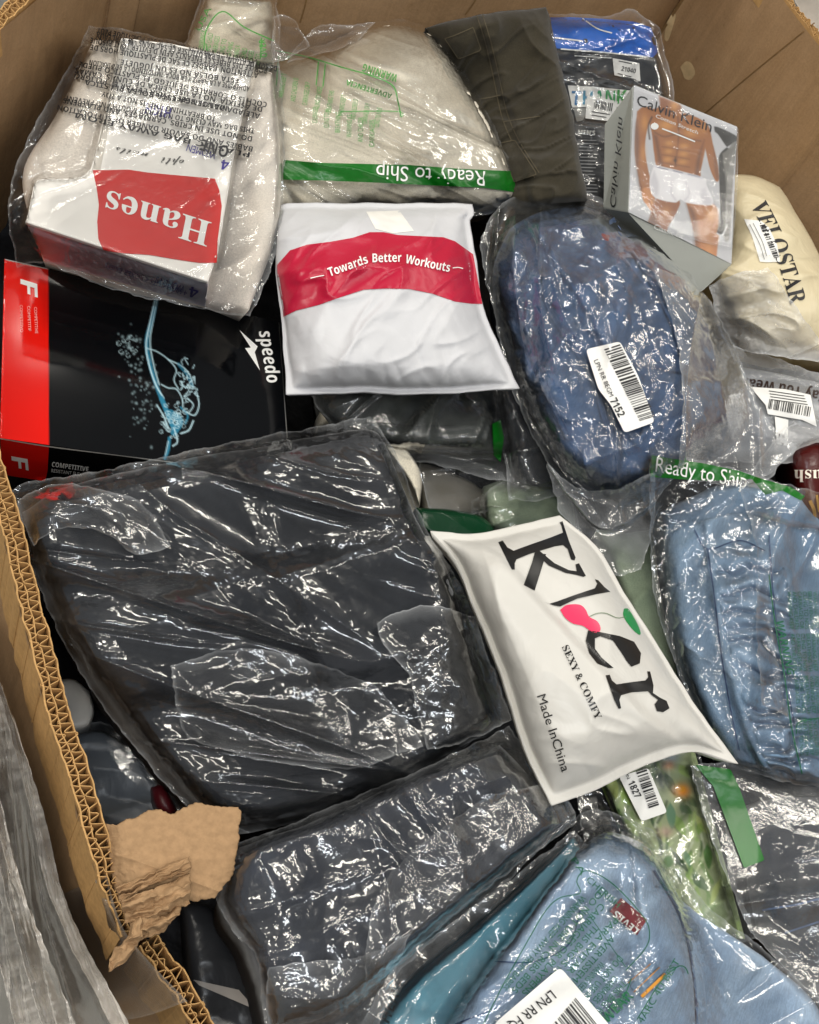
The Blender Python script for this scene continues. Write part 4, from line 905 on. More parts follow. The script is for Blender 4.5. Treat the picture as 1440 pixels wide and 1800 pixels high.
# ================================================================== middle
# ---- white mailer with the raspberry band
WPOLY = poly_mat('white_mailer_plastic', S('#cfcfd2'), .42, [(70, .25, .002)], .08)
t = thing('mailer_bag', 'white plastic mailer with a raspberry red band and one line of white lettering', 'mailer bag', (690, 530, .04))
mb = body('mailer', ('499,376 500,358 600,357 700,357 800,357 831,358', '831,358 834,376 826,392 838,460 850,540 880,610 914,684', '503,694 560,692 640,689 720,692 800,690 870,684 914,684', '499,376 488,440 485,480 494,556 499,620 503,694'), WPOLY, t, e=.058, T=.042, k=2.6, margin=.03, nu=130, nv=130, jit=1.2, seed=3, pw=.6, depth=.012,
          wr=lambda s, t, u, v: .007 * ridge(s, t, 8, 1.0, 2.5, 24, 1.6) + .0045 * ridge(s, t, 17, 1.9, 3, 25, 1.8) + .005 * np.abs(pn(s * 14 + 5, t * 10, 29)) + .002 * ridge(s, t, 40, 1.4, 3, 26, 2) + .006 * np.abs(pn(u * 9, v * 2, 44)) * np.clip(v * 2 - 1, 0, 1) + .0016 * facets(s, t, 20, 45, 1.2, 1.6) + .003 * facets(s, t, 42, 47) * np.clip(1 - np.minimum(np.minimum(u, 1 - u), np.minimum(v, 1 - v)) / .16, 0, 1), edge_wr=.25)
RASP = poly_mat('raspberry_plastic', S('#b80f36'), .32, [(70, .25, .002)], .05)
band = [(487, 466), (510, 440), (540, 430), (580, 425), (620, 418), (650, 408), (675, 408), (700, 413), (740, 415), (780, 417), (800, 424), (832, 447), (838, 480), (848, 534), (830, 534), (800, 530), (760, 516), (720, 508), (680, 507), (640, 509), (600, 522), (560, 536), (520, 546), (498, 557), (494, 520), (488, 490)]
bd = patch_px('red_band', band, mb, RASP, t, .0008, 6, True)
write('lettering', [('Towards', (580, 486), (648, 462), 15, 'bold'), ('Better', (655, 461), (706, 460), 15, 'bold'), ('Workouts', (712, 462), (790, 478), 15, 'bold')], bd, WHITE_INK, bd.o, .0014)
lines('print_line', [('546,489 558,486 570,484', 1.6), ('796,471 806,470 814,472', 1.6)], bd, WHITE_INK, bd.o, .0014)
patch_px('mailer_patch', '644,372 702,370 728,406 690,410 660,402', mb, simple('white_plastic_patch', S('#ebe8e2'), .4), t, .0006, 8)

# ---- clear bag of dark grey cloth under the mailer
t = thing('bagged_garment', 'crinkled clear bag of dark grey cloth tucked under the white mailer', 'bagged clothing', (720, 750, -.02))
gg = body('garment', ('548,660 640,650 760,650 868,660', '868,660 890,740 905,800', '600,770 700,800 800,820 905,835', '548,660 560,720 600,770'), GREYGREEN, t, e=-.015, T=.04, k=4, wr=lambda s, t, u, v: cloth_wr(1.2, 14, 1.4, 2, 31)(s, t, u, v) + .006 * facets(s, t, 20, 32, 1.4, 2), nu=80, nv=60)
gf = film('plastic_bag', ('540,655 640,650 760,650 875,655', '875,655 905,740 925,850', '590,755 660,800 760,815 850,840 925,850', '540,655 555,710 590,755'), CRINKLE, t, [gg], e=-.01, off=.003, nu=190, nv=130, wr=film_wr(1.7, 1.4, 2, 63))
patch_px('green_strip', '866,745 880,738 886,770 880,812 868,800', gf, GREEN, t, .0014, 7)
lines('seam', [('650,740 720,748 800,748', 2), ('728,724 728,770', 2)], gg, simple('dark_seam', S('#202422'), .9), t, .001)
t = thing('cream_cloth', 'small fold of cream cloth showing beside the big charcoal bag', 'cloth', (715, 830, -.03))
body('cloth', ('640,745 690,760 730,810', '730,810 742,840 738,890', '690,800 720,850 738,890', '640,745 660,770 690,800'), CREAM, t, e=-.02, T=.02, k=5, wr=lambda s, t, u, v: .006 * facets(s, t, 26, 33) + .003 * ridge(s, t, 30, 1, 2, 34), nu=40, nv=40)
body('hanging_edge', ('575,690 600,690 615,700', '615,700 600,730 596,745', '560,750 580,748 596,745', '575,690 562,720 560,750'), CREAM, t, e=-.02, T=.015, nu=24, nv=24)
gm_ = t = thing('grey_mailer', 'plain grey paper mailer lying between the charcoal bag and the sage cloth', 'mailer bag', (800, 860, -.05))
body('mailer', ('722,812 750,815 784,826', '784,826 830,848 884,890', '745,915 820,905 884,890', '722,812 738,860 745,915'), simple('grey_paper', S('#7c776c'), .55, .05), t, e=-.04, T=.012, nu=40, nv=40, wr=lambda s, t, u, v: .005 * facets(s, t, 10, 35, .6, 2))
t = thing('sage_cloth', 'small rounded roll of pale sage green cloth above the white bag', 'cloth', (900, 880, -.03))
sg = body('cloth', ('850,855 880,845 930,840 990,850', '990,850 1010,900 1010,950', '850,930 930,950 1010,950', '850,855 845,890 850,930'), SAGE, t, e=-.035, T=.03, k=4, nu=70, nv=70, wr=lambda s, t, u, v: .009 * facets(s, t, 16, 36, .6, 2) + .004 * ridge(s, t, 24, .8, 3, 38))
film('plastic_bag', ('830,880 880,850 940,835 1000,835', '1000,835 1025,960', '830,950 930,960 1025,960', '830,880 830,950'), CLEAR, t, [sg], e=-.03, off=.003, nu=80, nv=60, wr=film_wr(1, 1, 2, 66))
t = thing('green_mailer_edge', 'glossy dark green plastic edge peeking out above the white bag corner', 'mailer bag', (800, 910, -.02))
body('mailer', ('730,892 790,895 840,905 870,925', '870,925 868,940', '735,920 760,940 820,950 868,940', '730,892 735,920'), poly_mat('dark_green_plastic', S('#0e3b22'), .25, [(60, .3, .002)], .05), t, e=-.01, T=.010, k=6, nu=60, nv=40, wr=lambda s, t, u, v: .004 * facets(s, t, 24, 171, .2, 3))
t = thing('grey_bag_edge', 'dark charcoal bagged cloth strip between the grey bag and the blue denim', 'bagged clothing', (940, 760, -.02))
dn = body('garment', ('872,640 900,650 930,690', '930,690 980,780 1010,850', '900,850 950,860 1010,850', '872,640 880,720 900,850'), NAVY, t, e=-.02, T=.03, nu=50, nv=60, wr=cloth_wr(.8, 12, .8, 2, 37))
film('plastic_bag', ('868,640 900,648 935,690', '935,690 990,780 1020,860', '895,880 950,880 1020,860', '868,640 876,720 895,880'), CRINKLE, t, [dn], e=-.015, off=.003, nu=70, nv=110, wr=film_wr(1.2, .9, 3, 68))
film('plastic_film', ('735,800 800,800 880,830', '880,830 905,880', '760,900 830,905 905,880', '735,800 745,860 760,900'), CLEAR, gm_, None, e=-.015, off=0, nu=90, nv=60, wr=film_wr(1.5, .6, 2.5, 183))
t = thing('sage_cloth', 'strip of sage green cloth running down between the white bag and the jeans', 'cloth', (1120, 1020, -.03))
body('cloth', ('1050,930 1100,935 1150,930', '1150,930 1165,1050 1200,1200', '1140,1180 1170,1200 1200,1200', '1050,930 1090,1040 1140,1180'), SAGE, t, e=-.03, T=.03, nu=40, nv=60, wr=cloth_wr(1, 10, 1, 2, 39))

# ---- blue denim in a crumpled clear bag
t = thing('bagged_jeans', 'folded mid blue denim in a crumpled clear bag with a white barcode sticker', 'bagged jeans', (1040, 620, .02))
dj = body('jeans', ('876,440 900,400 950,372 1010,360 1060,372', '1060,372 1150,428 1228,510 1285,620 1300,710 1272,775', '975,790 1010,832 1060,865 1125,865 1195,838 1272,775', '876,440 868,500 885,580 920,680 950,750 975,790'), DENIM, t, e=.012, T=.07, k=3.2, pw=.45, nu=150, nv=160, jit=3, seed=6,
          wr=lambda s, t, u, v: .010 * ridge(s, t, 7, 2.0, 3, 71, 1.6) + .005 * ridge(s, t, 16, 1.6, 2.5, 72, 1.8) + .003 * ridge(s, t, 40, 2.2, 2, 73, 2) - .010 / (1 + np.exp((u - .36 - .12 * np.sin(v * 3)) / .008)) + .008 / (1 + np.exp(-(v - .62 - .25 * (u - .5)) / .012)) + .003 * facets(s, t, 18, 74, 2))
lines('seam', [('962,430 956,470 958,530 985,570 1010,590 1030,640', 4), ('1040,380 1060,420 1110,470 1180,560', 3), ('1040,640 1110,640 1190,655', 3), ('900,450 910,560 950,680 990,760', 2.5)], dj, DENIM_SEAM, t, .0015)
for q in ('968,400 958,470 966,540 1000,596 1040,660 1070,760', '905,470 918,560 950,660 1000,770', '1075,385 1120,450 1180,560 1215,680', '1030,630 1110,632 1205,652'):
    p_ = pts(q)[:, :2]; lay('flat_seam', *ribbon(p_, 11), dj, DENIM, t, .0035)
    for o_ in (-3.6, 3.6): lay('stitching', *ribbon(p_ + np.array((o_, 0)) if q[0] != '1' or q[1] == '0' and q[2] == '7' else p_ + np.array((0, o_)), 1.5), dj, DENIM_SEAM, t, .0047)
patch_px('red_tab', [(1058, 410), (1072, 414), (1070, 424), (1056, 420)], dj, simple('red_tab', S('#8c1d26'), .7), t, .0012)
lf = film('plastic_bag', ('845,420 870,370 905,345 960,338 1010,334 1060,352 1100,392', '1100,392 1180,450 1240,520 1290,620 1335,720 1345,790 1300,850', '960,810 1000,870 1060,930 1130,900 1190,840 1240,830 1300,850', '845,420 850,480 866,540 884,620 905,700 960,810'), CRINKLE, t, [dj], e=.02, off=.003, nu=250, nv=270, wr=film_wr(1.1, 2.0, 2.2, 75, 1.3), lift=.002)
TAIL = film_mat('clear_film_bunched', .16, 2.3, .05, bst=.1, seam=.2)
film('bag_tail', ('1150,470 1200,490 1250,530', '1250,530 1300,630 1345,730 1400,790', '1190,840 1260,850 1330,845 1400,790', '1150,470 1190,600 1200,720 1190,840'), TAIL, t, [lf], e=.03, off=.002, nu=140, nv=190, wr=film_wr(1.4, 1.9, 2.5, 76, 1.4), lift=.003)
film('bag_tail', ('960,810 1010,855 1080,860 1150,830', '1150,830 1150,920 1128,1000', '985,905 1040,960 1080,1010 1128,1000', '960,810 985,905'), TAIL, t, [lf], e=.03, off=.002, nu=120, nv=110, wr=film_wr(1.4, 1.1, 2.5, 77, 1.4), lift=.003)
sk_ = patch_px('barcode_sticker', round_poly([(1030, 614), (1090, 600), (1122, 660), (1151, 742), (1098, 761), (1074, 712), (1052, 684)], 7), lf, PAPER, t, .004, 9)
lay('barcode', *barcode((1062, 614), (1126, 742), (28, -9), 11, 34), sk_, INK, sk_.o, .0009)
write('lettering', [('LPN RR 8EGM', (1044, 634), (1072, 698), 8, 'sans'), ('7152', (1072, 704), (1088, 734), 13, 'bold')], sk_, INK, sk_.o, .0009)

# ---- pale jeans with the gathered waistband
t = thing('bagged_jeans', 'light blue denim with a gathered elastic waist in a clear bag with green strip', 'bagged jeans', (1310, 1080, .01))
def ruche(s, t, u, v):
    z = np.clip(1 - np.abs(u - .385 - .03 * v) / .16, 0, 1) ** .35 * np.clip((v - .16) * 10, 0, 1)
    w = v * 44 + 3.2 * pn(u * 2.2, v * 7, 3) + 1.2 * pn(u * 9, v * 14, 5)
    groove = np.abs(np.sin(w)) ** .7
    return z * (.015 * groove - .006) + .006 * ridge(s, t, 12, .2, 2.5, 81, 1.6) * (1 - z) + .010 / (1 + np.exp(-(u - .20) * 120)) * (v > .1) - .008 / (1 + np.exp(-(u - .60) * 90))
lj = body('jeans', ('1160,900 1200,880 1280,850 1380,862 1520,900', '1520,900 1560,1100 1580,1400', '1285,1345 1380,1370 1480,1385 1580,1400', '1160,900 1170,1000 1190,1130 1230,1250 1285,1345'), LTDENIM, t, e=.0, T=.045, k=8, pw=.4, nu=150, nv=260, jit=2, seed=8, wr=ruche)
lines('seam', [('1244,965 1256,1050 1268,1150 1285,1250 1300,1320', 2.2), ('1352,940 1360,1050 1375,1160 1398,1280', 2.2), ('1220,930 1244,965 1300,950 1345,968', 2)], lj, DENIM_SEAM, t, .0015)
ljf = film('plastic_bag', ('1142,830,.075 1150,768,.08 1200,800,.075 1280,822,.065 1380,850,.045 1440,865,.03 1540,890', '1540,890 1570,1100 1590,1400', '1280,1345 1380,1375 1480,1390 1590,1400', '1142,830,.075 1142,900,.05 1148,1030,.02 1180,1150 1225,1250 1280,1345'), CLEAR, t, [lj], e=.012, off=.003, nu=220, nv=260, wr=film_wr(1.35, 1.3, 2.6, 83), lift=.001)
gs = lay('sealing_strip', *fill([(1146, 800), (1180, 806), (1240, 815), (1300, 828), (1340, 842), (1390, 856), (1415, 872), (1408, 880), (1375, 862), (1345, 870), (1322, 842), (1250, 845), (1190, 842), (1144, 838)], 5), ljf, GREEN, t, .0012)
write('lettering', [('Ready to Ship', (1152, 829), (1312, 858), 24, 'sans', dict(up=(3, -26)))], gs, WHITE_INK, gs.o, .0009)
it = []
for i in range(8):
    for j in range(4): it.append((WARN[(i + j) % 5][:12], (1384 + i * 9 + j * 6, 1040 + j * 74), (1389 + i * 9 + j * 6, 1106 + j * 74), 7))
it += [('WARNING', (1364, 1090), (1384, 1185), 12, 'bold', dict(up=(13, 1)))]
write('warning_print', it, ljf, DKGREEN, t, .0014)
lines('print_border', [('1352,1010 1362,1090 1378,1180 1392,1280 1410,1360', 2.2), ('1400,1290 1404,1270 1440,1262', 1.8)], ljf, DKGREEN, t, .0014)
film('bag_fold', ('1300,860 1340,850 1380,880', '1380,880 1360,980 1352,1080 1385,1260', '1340,1240 1385,1260', '1300,860 1330,960 1330,1100 1340,1240'), CLEAR_SOFT, t, [ljf], e=.05, off=.002, nu=60, nv=140, wr=film_wr(1.2, 1.3, 3, 84))

# ---- green leafy packet
t = thing('printed_packet', 'packet printed with green leaves and an orange flower under the white bag', 'retail pack', (1190, 1480, 0))
gp = body('packet', ('1040,1345 1120,1340 1215,1320', '1215,1320 1235,1420 1270,1540 1300,1640', '1180,1640 1240,1660 1300,1640', '1040,1345 1090,1450 1140,1560 1180,1640'), INK, t, e=-.005, T=.018, k=6, nu=80, nv=80, wr=lambda s, t, u, v: cloth_wr(1., 12, 1, 2, 91)(s, t, u, v) + .003 * facets(s, t, 22, 92))
pr = Print([(1036, 1330), (1220, 1315), (1310, 1650), (1170, 1660)], 110, 150, '#a4b284')
rr = random.Random(9)
for k in range(160):
    x, y = rr.uniform(1040, 1300), rr.uniform(1320, 1660); a = rr.uniform(1.0, 2.2); L = rr.uniform(15, 45)
    pr.line([(x, y), (x + L * .5 * math.cos(a) + rr.uniform(-5, 5), y + L * .5 * math.sin(a)), (x + L * math.cos(a), y + L * math.sin(a))], rr.uniform(2, 7), rr.choice(['#b4cc7e', '#6f9448', '#4a6e3c', '#c4d49a', '#93b45c', '#35502e', '#d4dcbc']), 1.5, rr.uniform(.5, .95))
for k in range(46):
    x, y = rr.uniform(1050, 1290), rr.uniform(1330, 1650); a = rr.uniform(.6, 2.4); L = rr.uniform(22, 50); w = rr.uniform(5, 10)
    e_ = np.array((math.cos(a), math.sin(a))); f_ = np.array((-e_[1], e_[0])); o_ = np.array((x, y))
    pr.poly([o_, o_ + e_ * L * .4 + f_ * w, o_ + e_ * L, o_ + e_ * L * .45 - f_ * w], rr.choice(['#2f5a2a', '#4f8434', '#86b03e', '#c9d880', '#24421f', '#a8c860', '#5a8c6a']), 1.2, rr.uniform(.6, .95))
pr.blob(1200, 1390, 14, 12, '#f08a18', 1); pr.blob(1198, 1387, 8, 6, '#f8b030', .8); pr.blob(1160, 1365, 18, 26, '#3a4250', .8); pr.blob(1206, 1422, 14, 20, '#2b3326', .8); pr.blob(1170, 1462, 14, 10, '#d8b8a4', .8); pr.blob(1240, 1600, 50, 40, '#9fb48a', .5); pr.blob(1180, 1330, 14, 12, '#6f88b8', .6); pr.blob(1176, 1345, 10, 8, '#d58a5c', .7)
pr.lay('leaf_print', gp, PRINT, t)
gpf = film('plastic_bag', ('1010,1390 1060,1360 1130,1340 1230,1318', '1230,1318 1250,1420 1290,1540 1330,1650', '1100,1660 1200,1680 1330,1650', '1010,1390 1040,1520 1100,1660'), CLEAR_SOFT, t, [gp], e=.0, off=.003, nu=140, nv=150, wr=film_wr(.8, .9, 2.5, 93, .7))
s18 = patch_px('barcode_sticker', round_poly([(1088, 1365), (1140, 1350), (1173, 1428), (1128, 1444)], 6), gpf, PAPER, t, .003, 9)
lay('barcode', *barcode((1116, 1350), (1142, 1424), (18, -6), 17, 20), s18, INK, s18.o, .0009)
write('lettering', [('1827', (1104, 1376), (1117, 1404), 12, 'bold'), ('LPN', (1096, 1356), (1103, 1370), 6)], s18, INK, s18.o, .0009)

# ---- grey bag with the green strip at the lower right
t = thing('bagged_garment', 'clear bag of dark navy cloth with a plain green strip at the lower right', 'bagged clothing', (1370, 1500, 0))
ng = body('garment', ('1300,1420 1380,1400 1560,1400', '1560,1400 1580,1760', '1330,1640 1440,1740 1580,1760', '1300,1420 1310,1540 1330,1640'), NAVY2, t, e=-.02, T=.045, k=3, nu=80, nv=80, wr=cloth_wr(1.2, 12, .8, 2, 95))
nf = film('plastic_bag', ('1215,1345 1290,1338 1400,1332 1560,1335', '1560,1335 1600,1560 1600,1790', '1320,1640 1400,1720 1480,1780 1600,1790', '1215,1345 1240,1440 1285,1560 1320,1640'), film_mat('hazy_film', .10, 1.8, .06, bst=.1, hazevar=.4), t, [ng], e=.022, off=.003, nu=200, nv=200, wr=film_wr(1.4, .5, 2.4, 97))
lay('sealing_strip', *fill(round_poly([(1222, 1344), (1284, 1352), (1300, 1385), (1344, 1512), (1308, 1526), (1254, 1382)], 4), 5), nf, GREEN, t, .0014)
lines('seam', [('1340,1600 1400,1590 1440,1580', 3), ('1380,1640 1440,1620', 3)], ng, DENIM_SEAM, t, .001)

# ================================================================== near left: charcoal bags
t = thing('bagged_trousers', 'large clear bag of folded charcoal trousers covering the middle left of the heap', 'bagged trousers', (440, 1090, .03))
def folds(s, t, u, v):
    st_ = lambda x, w=.012: 1 / (1 + np.exp(-np.clip(x / w, -40, 40)))
    f = .013 * st_(v - .30 - .05 * u) - .012 * st_(v - .66 - .16 * (u - .5), .015) + .009 * st_(u - .62 + .10 * v, .012) * st_(.85 - v, .02)
    return f + .003 * ridge(s, t, 9, .15, 5, 101, 2) + .0015 * ridge(s, t, 22, .4, 4, 102, 2)
cb = body('trousers', ('40,900 120,855 300,812 460,785 640,755 676,780', '676,780 735,920 785,1000 815,1090 850,1190 882,1272', '380,1440 480,1440 630,1400 770,1335 882,1272', '40,900 72,1010 125,1112 185,1210 280,1330 380,1440'), NAVY, t, e=.03, T=.042, k=16, pw=.4, nu=140, nv=140, jit=2, seed=12, wr=folds, depth=.09)
cbf = film('plastic_bag', ('14,866 60,845 150,832 300,800 460,768 600,742 652,732', '652,732 700,805 742,915 800,1012 834,1085 870,1180 902,1262', '395,1470 500,1450 640,1405 760,1345 840,1300 902,1262', '14,866 20,905 60,1010 108,1122 165,1218 250,1330 330,1420 395,1470'), CLEAR_SOFT, t, [cb], e=.042, off=.003, nu=330, nv=320, wr=film_wr(1.6, .22, 3.6, 105, .9, 1.3), lift=.0015, soft=4)
film('bag_fold', ('30,880 100,850 240,880 300,960', '300,960 240,975 200,945', '60,960 100,930 160,930 200,945', '30,880 40,920 60,960'), CLEAR, t, [cbf], e=.05, off=.002, nu=80, nv=60, wr=film_wr(1.6, .3, 3, 107))
film('bag_fold', ('662,1095 700,1075 760,1065 835,1085', '835,1085 868,1180 900,1265', '752,1318 800,1310 850,1290 900,1265', '662,1095 672,1130 720,1190 735,1260 752,1318'), film_mat('clear_film_double', .02, 1.6, .05, bst=.05, seam=.4, hazevar=.3), t, [cbf], e=.06, off=.002, nu=110, nv=130, wr=film_wr(1.9, 1.1, 2.4, 109, .6))
film('bag_fold', ('300,1170 420,1140 540,1160 660,1205', '660,1205 710,1260 745,1310', '330,1300 480,1340 620,1350 745,1310', '300,1170 310,1240 330,1300'), film_mat('clear_film_matt', .015, 1.5, .07, bst=.08, hazevar=.3), t, [cbf], e=.06, off=.002, nu=130, nv=90, wr=film_wr(1.2, .5, 2.4, 111, 1.2))

t = thing('bagged_trousers', 'clear bag of dark navy cloth in the foreground below the large charcoal bag', 'bagged trousers', (640, 1580, .03))
lb_ = body('trousers', ('420,1490 560,1440 720,1370 880,1310', '880,1310 960,1400 985,1450', '480,1820 620,1760 780,1620 985,1450', '420,1490 392,1590 440,1680 480,1820'), NAVY2, t, e=.045, T=.045, k=14, pw=.4, nu=110, nv=110, jit=2, seed=14, wr=cloth_wr(1.3, 9, .5, 3, 115), depth=.09)
lbf = film('plastic_bag', ('415,1482 480,1460 600,1412 740,1352 840,1305 895,1275', '895,1275 960,1370 1005,1440', '470,1850 600,1830 690,1722 780,1640 880,1560 1005,1440', '415,1482 386,1560 384,1592 420,1650 452,1690 470,1850'), film_mat('clear_film_foreground', .03, 2.1, .055, bst=.08, hazevar=.6, seam=.25), t, [lb_], e=.062, off=.003, nu=280, nv=250, wr=film_wr(1.6, -.55, 3., 117, .8, 1.2), lift=.002)
film('bag_fold', ('690,1530 760,1470 860,1400 960,1380', '960,1380 1000,1410 1015,1445', '640,1760 740,1660 860,1560 1015,1445', '690,1530 650,1620 640,1760'), CRINKLE, t, [lbf], e=.06, off=.002, nu=150, nv=110, wr=film_wr(1.9, -.7, 2.2, 119, 1.4))
film('bag_fold', ('470,1700 540,1690 640,1680 720,1640', '720,1640 690,1730 650,1850', '480,1860 560,1850 650,1850', '470,1700 470,1780 480,1860'), CRINKLE, t, [lbf], e=.07, off=.002, nu=120, nv=100, wr=film_wr(1.8, .2, 2.0, 121, 1.2))

# ---- white bag with large serif lettering and cherry
KPOLY = poly_mat('white_satin_plastic', S('#e2dfd8'), .36, [(30, .35, .004)], .22)
t = thing('mailer_bag', 'white satin plastic bag with big black serif letters and a pink cherry', 'mailer bag', (1030, 1160, .05))
def kw(s, t, u, v):
    return .011 * np.exp(-((v - .30 - .0 * u) / .10) ** 2) * 0 + .007 * ridge(s, t, 6, 2.0, 3, 131, 1.4) + .003 * ridge(s, t, 15, 2.4, 3, 132, 1.8) + .009 / (1 + np.exp((u * 1.15 - v * .55 - .33) * 60)) + .004 * ridge(u * 1., v * 1., 5, .4, 2, 133, 2) * np.clip(v * 3 - 2, 0, 1) + .0018 * facets(s, t, 14, 46, 2.1, 1.8) + .0032 * facets(s, t, 40, 48) * np.clip(1 - np.minimum(np.minimum(u, 1 - u), np.minimum(v, 1 - v)) / .16, 0, 1)
kb = body('bag', ('756,933 830,938 900,925 984,906', '984,906 1050,962 1100,1045 1160,1140 1230,1250 1299,1343', '970,1416 1040,1392 1120,1352 1215,1322 1299,1343', '756,933 800,985 832,1062 880,1180 925,1320 970,1416'), KPOLY, t, e=.082, T=.045, k=2.6, margin=.035, nu=130, nv=150, jit=1, seed=15, pw=.6, wr=kw, edge_wr=.2, depth=.012)
KI = simple('black_glossy_ink', S('#141312'), .3, 0)
KL = [[(876, 953), (884, 950), (892, 962), (903, 968), (930, 958), (970, 944), (990, 936), (987, 924), (984, 918), (989, 916), (1000, 950), (1012, 980), (1010, 985), (1004, 983), (998, 965), (990, 958), (976, 960), (930, 974), (908, 983), (905, 990), (905, 1001), (900, 1001)],
      [(939, 970), (946, 966), (975, 990), (1000, 1002), (1014, 1004), (1012, 992), (1018, 990), (1030, 1012), (1026, 1014), (1012, 1010), (995, 1007), (965, 994)],
      [(940, 972), (960, 974), (955, 990), (940, 1038), (921, 1028), (935, 990)],
      [(956, 1058), (966, 1061), (980, 1057), (1010, 1046), (1046, 1034), (1050, 1026), (1046, 1018), (1052, 1020), (1063, 1032), (1073, 1040), (1062, 1042), (1050, 1044), (1015, 1052), (985, 1066), (974, 1064)],
      ]
for q in KL: patch_px('letter', q, kb, KI, t, .001, 6)
eo = [(1034, 1108), (1050, 1110), (1090, 1118), (1115, 1128), (1127, 1148), (1125, 1166), (1110, 1172), (1102, 1162), (1092, 1146), (1078, 1126), (1056, 1118), (1046, 1122), (1046, 1140), (1058, 1156), (1074, 1170), (1079, 1174), (1070, 1174), (1050, 1166), (1036, 1148), (1030, 1126)]
patch_px('letter', eo, kb, KI, t, .001, 6)
patch_px('letter', [(1065, 1187), (1072, 1186), (1076, 1196), (1084, 1203), (1110, 1199), (1135, 1196), (1140, 1190), (1138, 1180), (1143, 1180), (1149, 1205), (1148, 1218), (1160, 1226), (1172, 1232), (1177, 1245), (1166, 1252), (1155, 1250), (1151, 1238), (1157, 1230), (1146, 1222), (1140, 1215), (1110, 1217), (1092, 1222), (1089, 1230), (1092, 1245), (1088, 1246), (1080, 1230)], kb, KI, t, .001, 6)
patch_px('cherry', '985,1072 995,1064 1010,1062 1022,1064 1030,1072 1036,1084 1050,1092 1056,1104 1052,1112 1040,1110 1025,1100 1008,1096 994,1086', kb, simple('pink_print', S('#e8345e'), .3, .05, 20), t, .001, 6, True, curve=True)
lines('cherry_stem', [('1036,1084 1050,1078 1066,1078 1085,1086 1100,1084', 1.4)], kb, simple('stem_ink', S('#7a8a70'), .4, 0), t, .001)
patch_px('cherry_leaf', '1097,1070 1104,1070 1114,1084 1124,1104 1126,1116 1116,1110 1104,1096 1096,1082', kb, simple('leaf_green_print', S('#128a3c'), .35, 0), t, .001, 6, True, curve=True)
write('lettering', [('SEXY & COMFY', (988, 1138), (1048, 1266), 13, 'serif', dict(up=(11, -6))), ('Made InChina', (944, 1224), (988, 1358), 14, 'sans', dict(up=(15, -5)))], kb, KI, t, .001)

# ---- washed jeans with the green print at the bottom
t = thing('teal_bag', 'translucent teal blue plastic bag edge beside the washed jeans at the bottom', 'plastic bag', (820, 1700, .02))
tb = body('bag', ('1010,1470 1020,1490', '1020,1490 930,1620 850,1740 800,1850', '630,1850 720,1860 800,1850', '1010,1470 880,1590 735,1712 680,1780 640,1850'), poly_mat('teal_plastic', S('#6aaec6'), .22, [(40, .4, .003)], .3), t, e=.05, T=.018, k=4, nu=60, nv=110, wr=cloth_wr(.7, 10, .9, 4, 141))
write('lettering', [('HERE', (684, 1800), (707, 1735), 20, 'bold', dict(up=(-16, -9)))], tb, simple('dark_teal_ink', S('#0b3f4a'), .4, 0), t, .0012)
tf_ = film('plastic_film', ('1008,1460 1030,1480', '1030,1480 940,1620 860,1740 810,1850', '610,1850 720,1860 810,1850', '1008,1460 860,1575 705,1690 650,1770 610,1850'), CLEAR, t, [tb], e=.055, off=.003, nu=90, nv=190, wr=film_wr(1.4, -.8, 3, 143))
t = thing('bagged_jeans', 'washed light blue jeans with a red brand tab under green printed clear film', 'bagged jeans', (1020, 1680, .03))
lv = body('jeans', ('1000,1512 1030,1482 1062,1464 1100,1470 1144,1492', '1144,1492 1190,1570 1222,1650 1240,1740 1250,1860', '740,1870 900,1880 1080,1880 1250,1860', '1000,1512,.04 930,1600,.045 845,1710,.045 735,1870,.045'), LTDENIM2, t, e=.025, T=.05, k=6, pw=.4, nu=120, nv=120, jit=2, seed=18,
          wr=lambda s, t, u, v: .007 * ridge(s, t, 8, .8, 3, 151, 1.6) + .003 * ridge(s, t, 20, 1.2, 2, 152, 1.8) + .006 / (1 + np.exp(-(u - .72) * 90)))
lines('seam', [('1150,1530 1186,1590 1208,1650 1222,1730 1226,1800', 4), ('870,1690 940,1690 1000,1660 1020,1600', 2.5), ('800,1800 880,1770', 2.5)], lv, cloth_mat('pale_denim_seam', S('#41618c'), S('#304d77'), .9, 1500, 60), t, .0015)
patch_px('belt_loop', round_poly([(1150, 1690), (1172, 1712), (1130, 1756), (1108, 1734)], 3), lv, LTDENIM, t, .003, 8)
lines('orange_stitching', [('1160,1700 1114,1744', 1.6), ('1128,1752 1170,1712', 6), ('1144,1694 1104,1728', 1.6)], lv, simple('orange_thread', S('#c8892c'), .7), t, .0045)
rt = patch_px('red_tab', [(1092, 1578), (1138, 1616), (1120, 1644), (1072, 1602)], lv, simple('dark_red_tab', S('#7a1420'), .75, .1, 300), t, .004, 8)
write('lettering', [("LEVI'S", (1124, 1634), (1084, 1600), 12, 'bold')], rt, WHITE_INK, rt.o, .0012)
lvf = film('plastic_bag', ('990,1512 1010,1440 1060,1425 1130,1450 1180,1490', '1180,1490 1240,1590 1320,1650 1400,1720 1480,1800 1500,1870', '700,1880 900,1890 1200,1890 1500,1870', '990,1512 915,1600 830,1715 700,1880'), CLEAR, t, [lv], e=.035, off=.003, nu=270, nv=230, wr=film_wr(1.25, .9, 2.4, 153, 1.1), lift=.0015)
T2 = body('second_leg', ('1170,1560 1250,1620 1340,1680', '1340,1680 1430,1760 1480,1870', '1200,1880 1360,1880 1480,1870', '1170,1560 1200,1720 1200,1880'), LTDENIM2, t, e=.01, T=.022, k=6, pw=.4, nu=50, nv=50, wr=cloth_wr(1, 9, 1, 3, 155))
d = np.array((.66, -.75)); pq = np.array((.75, .66)); it = []
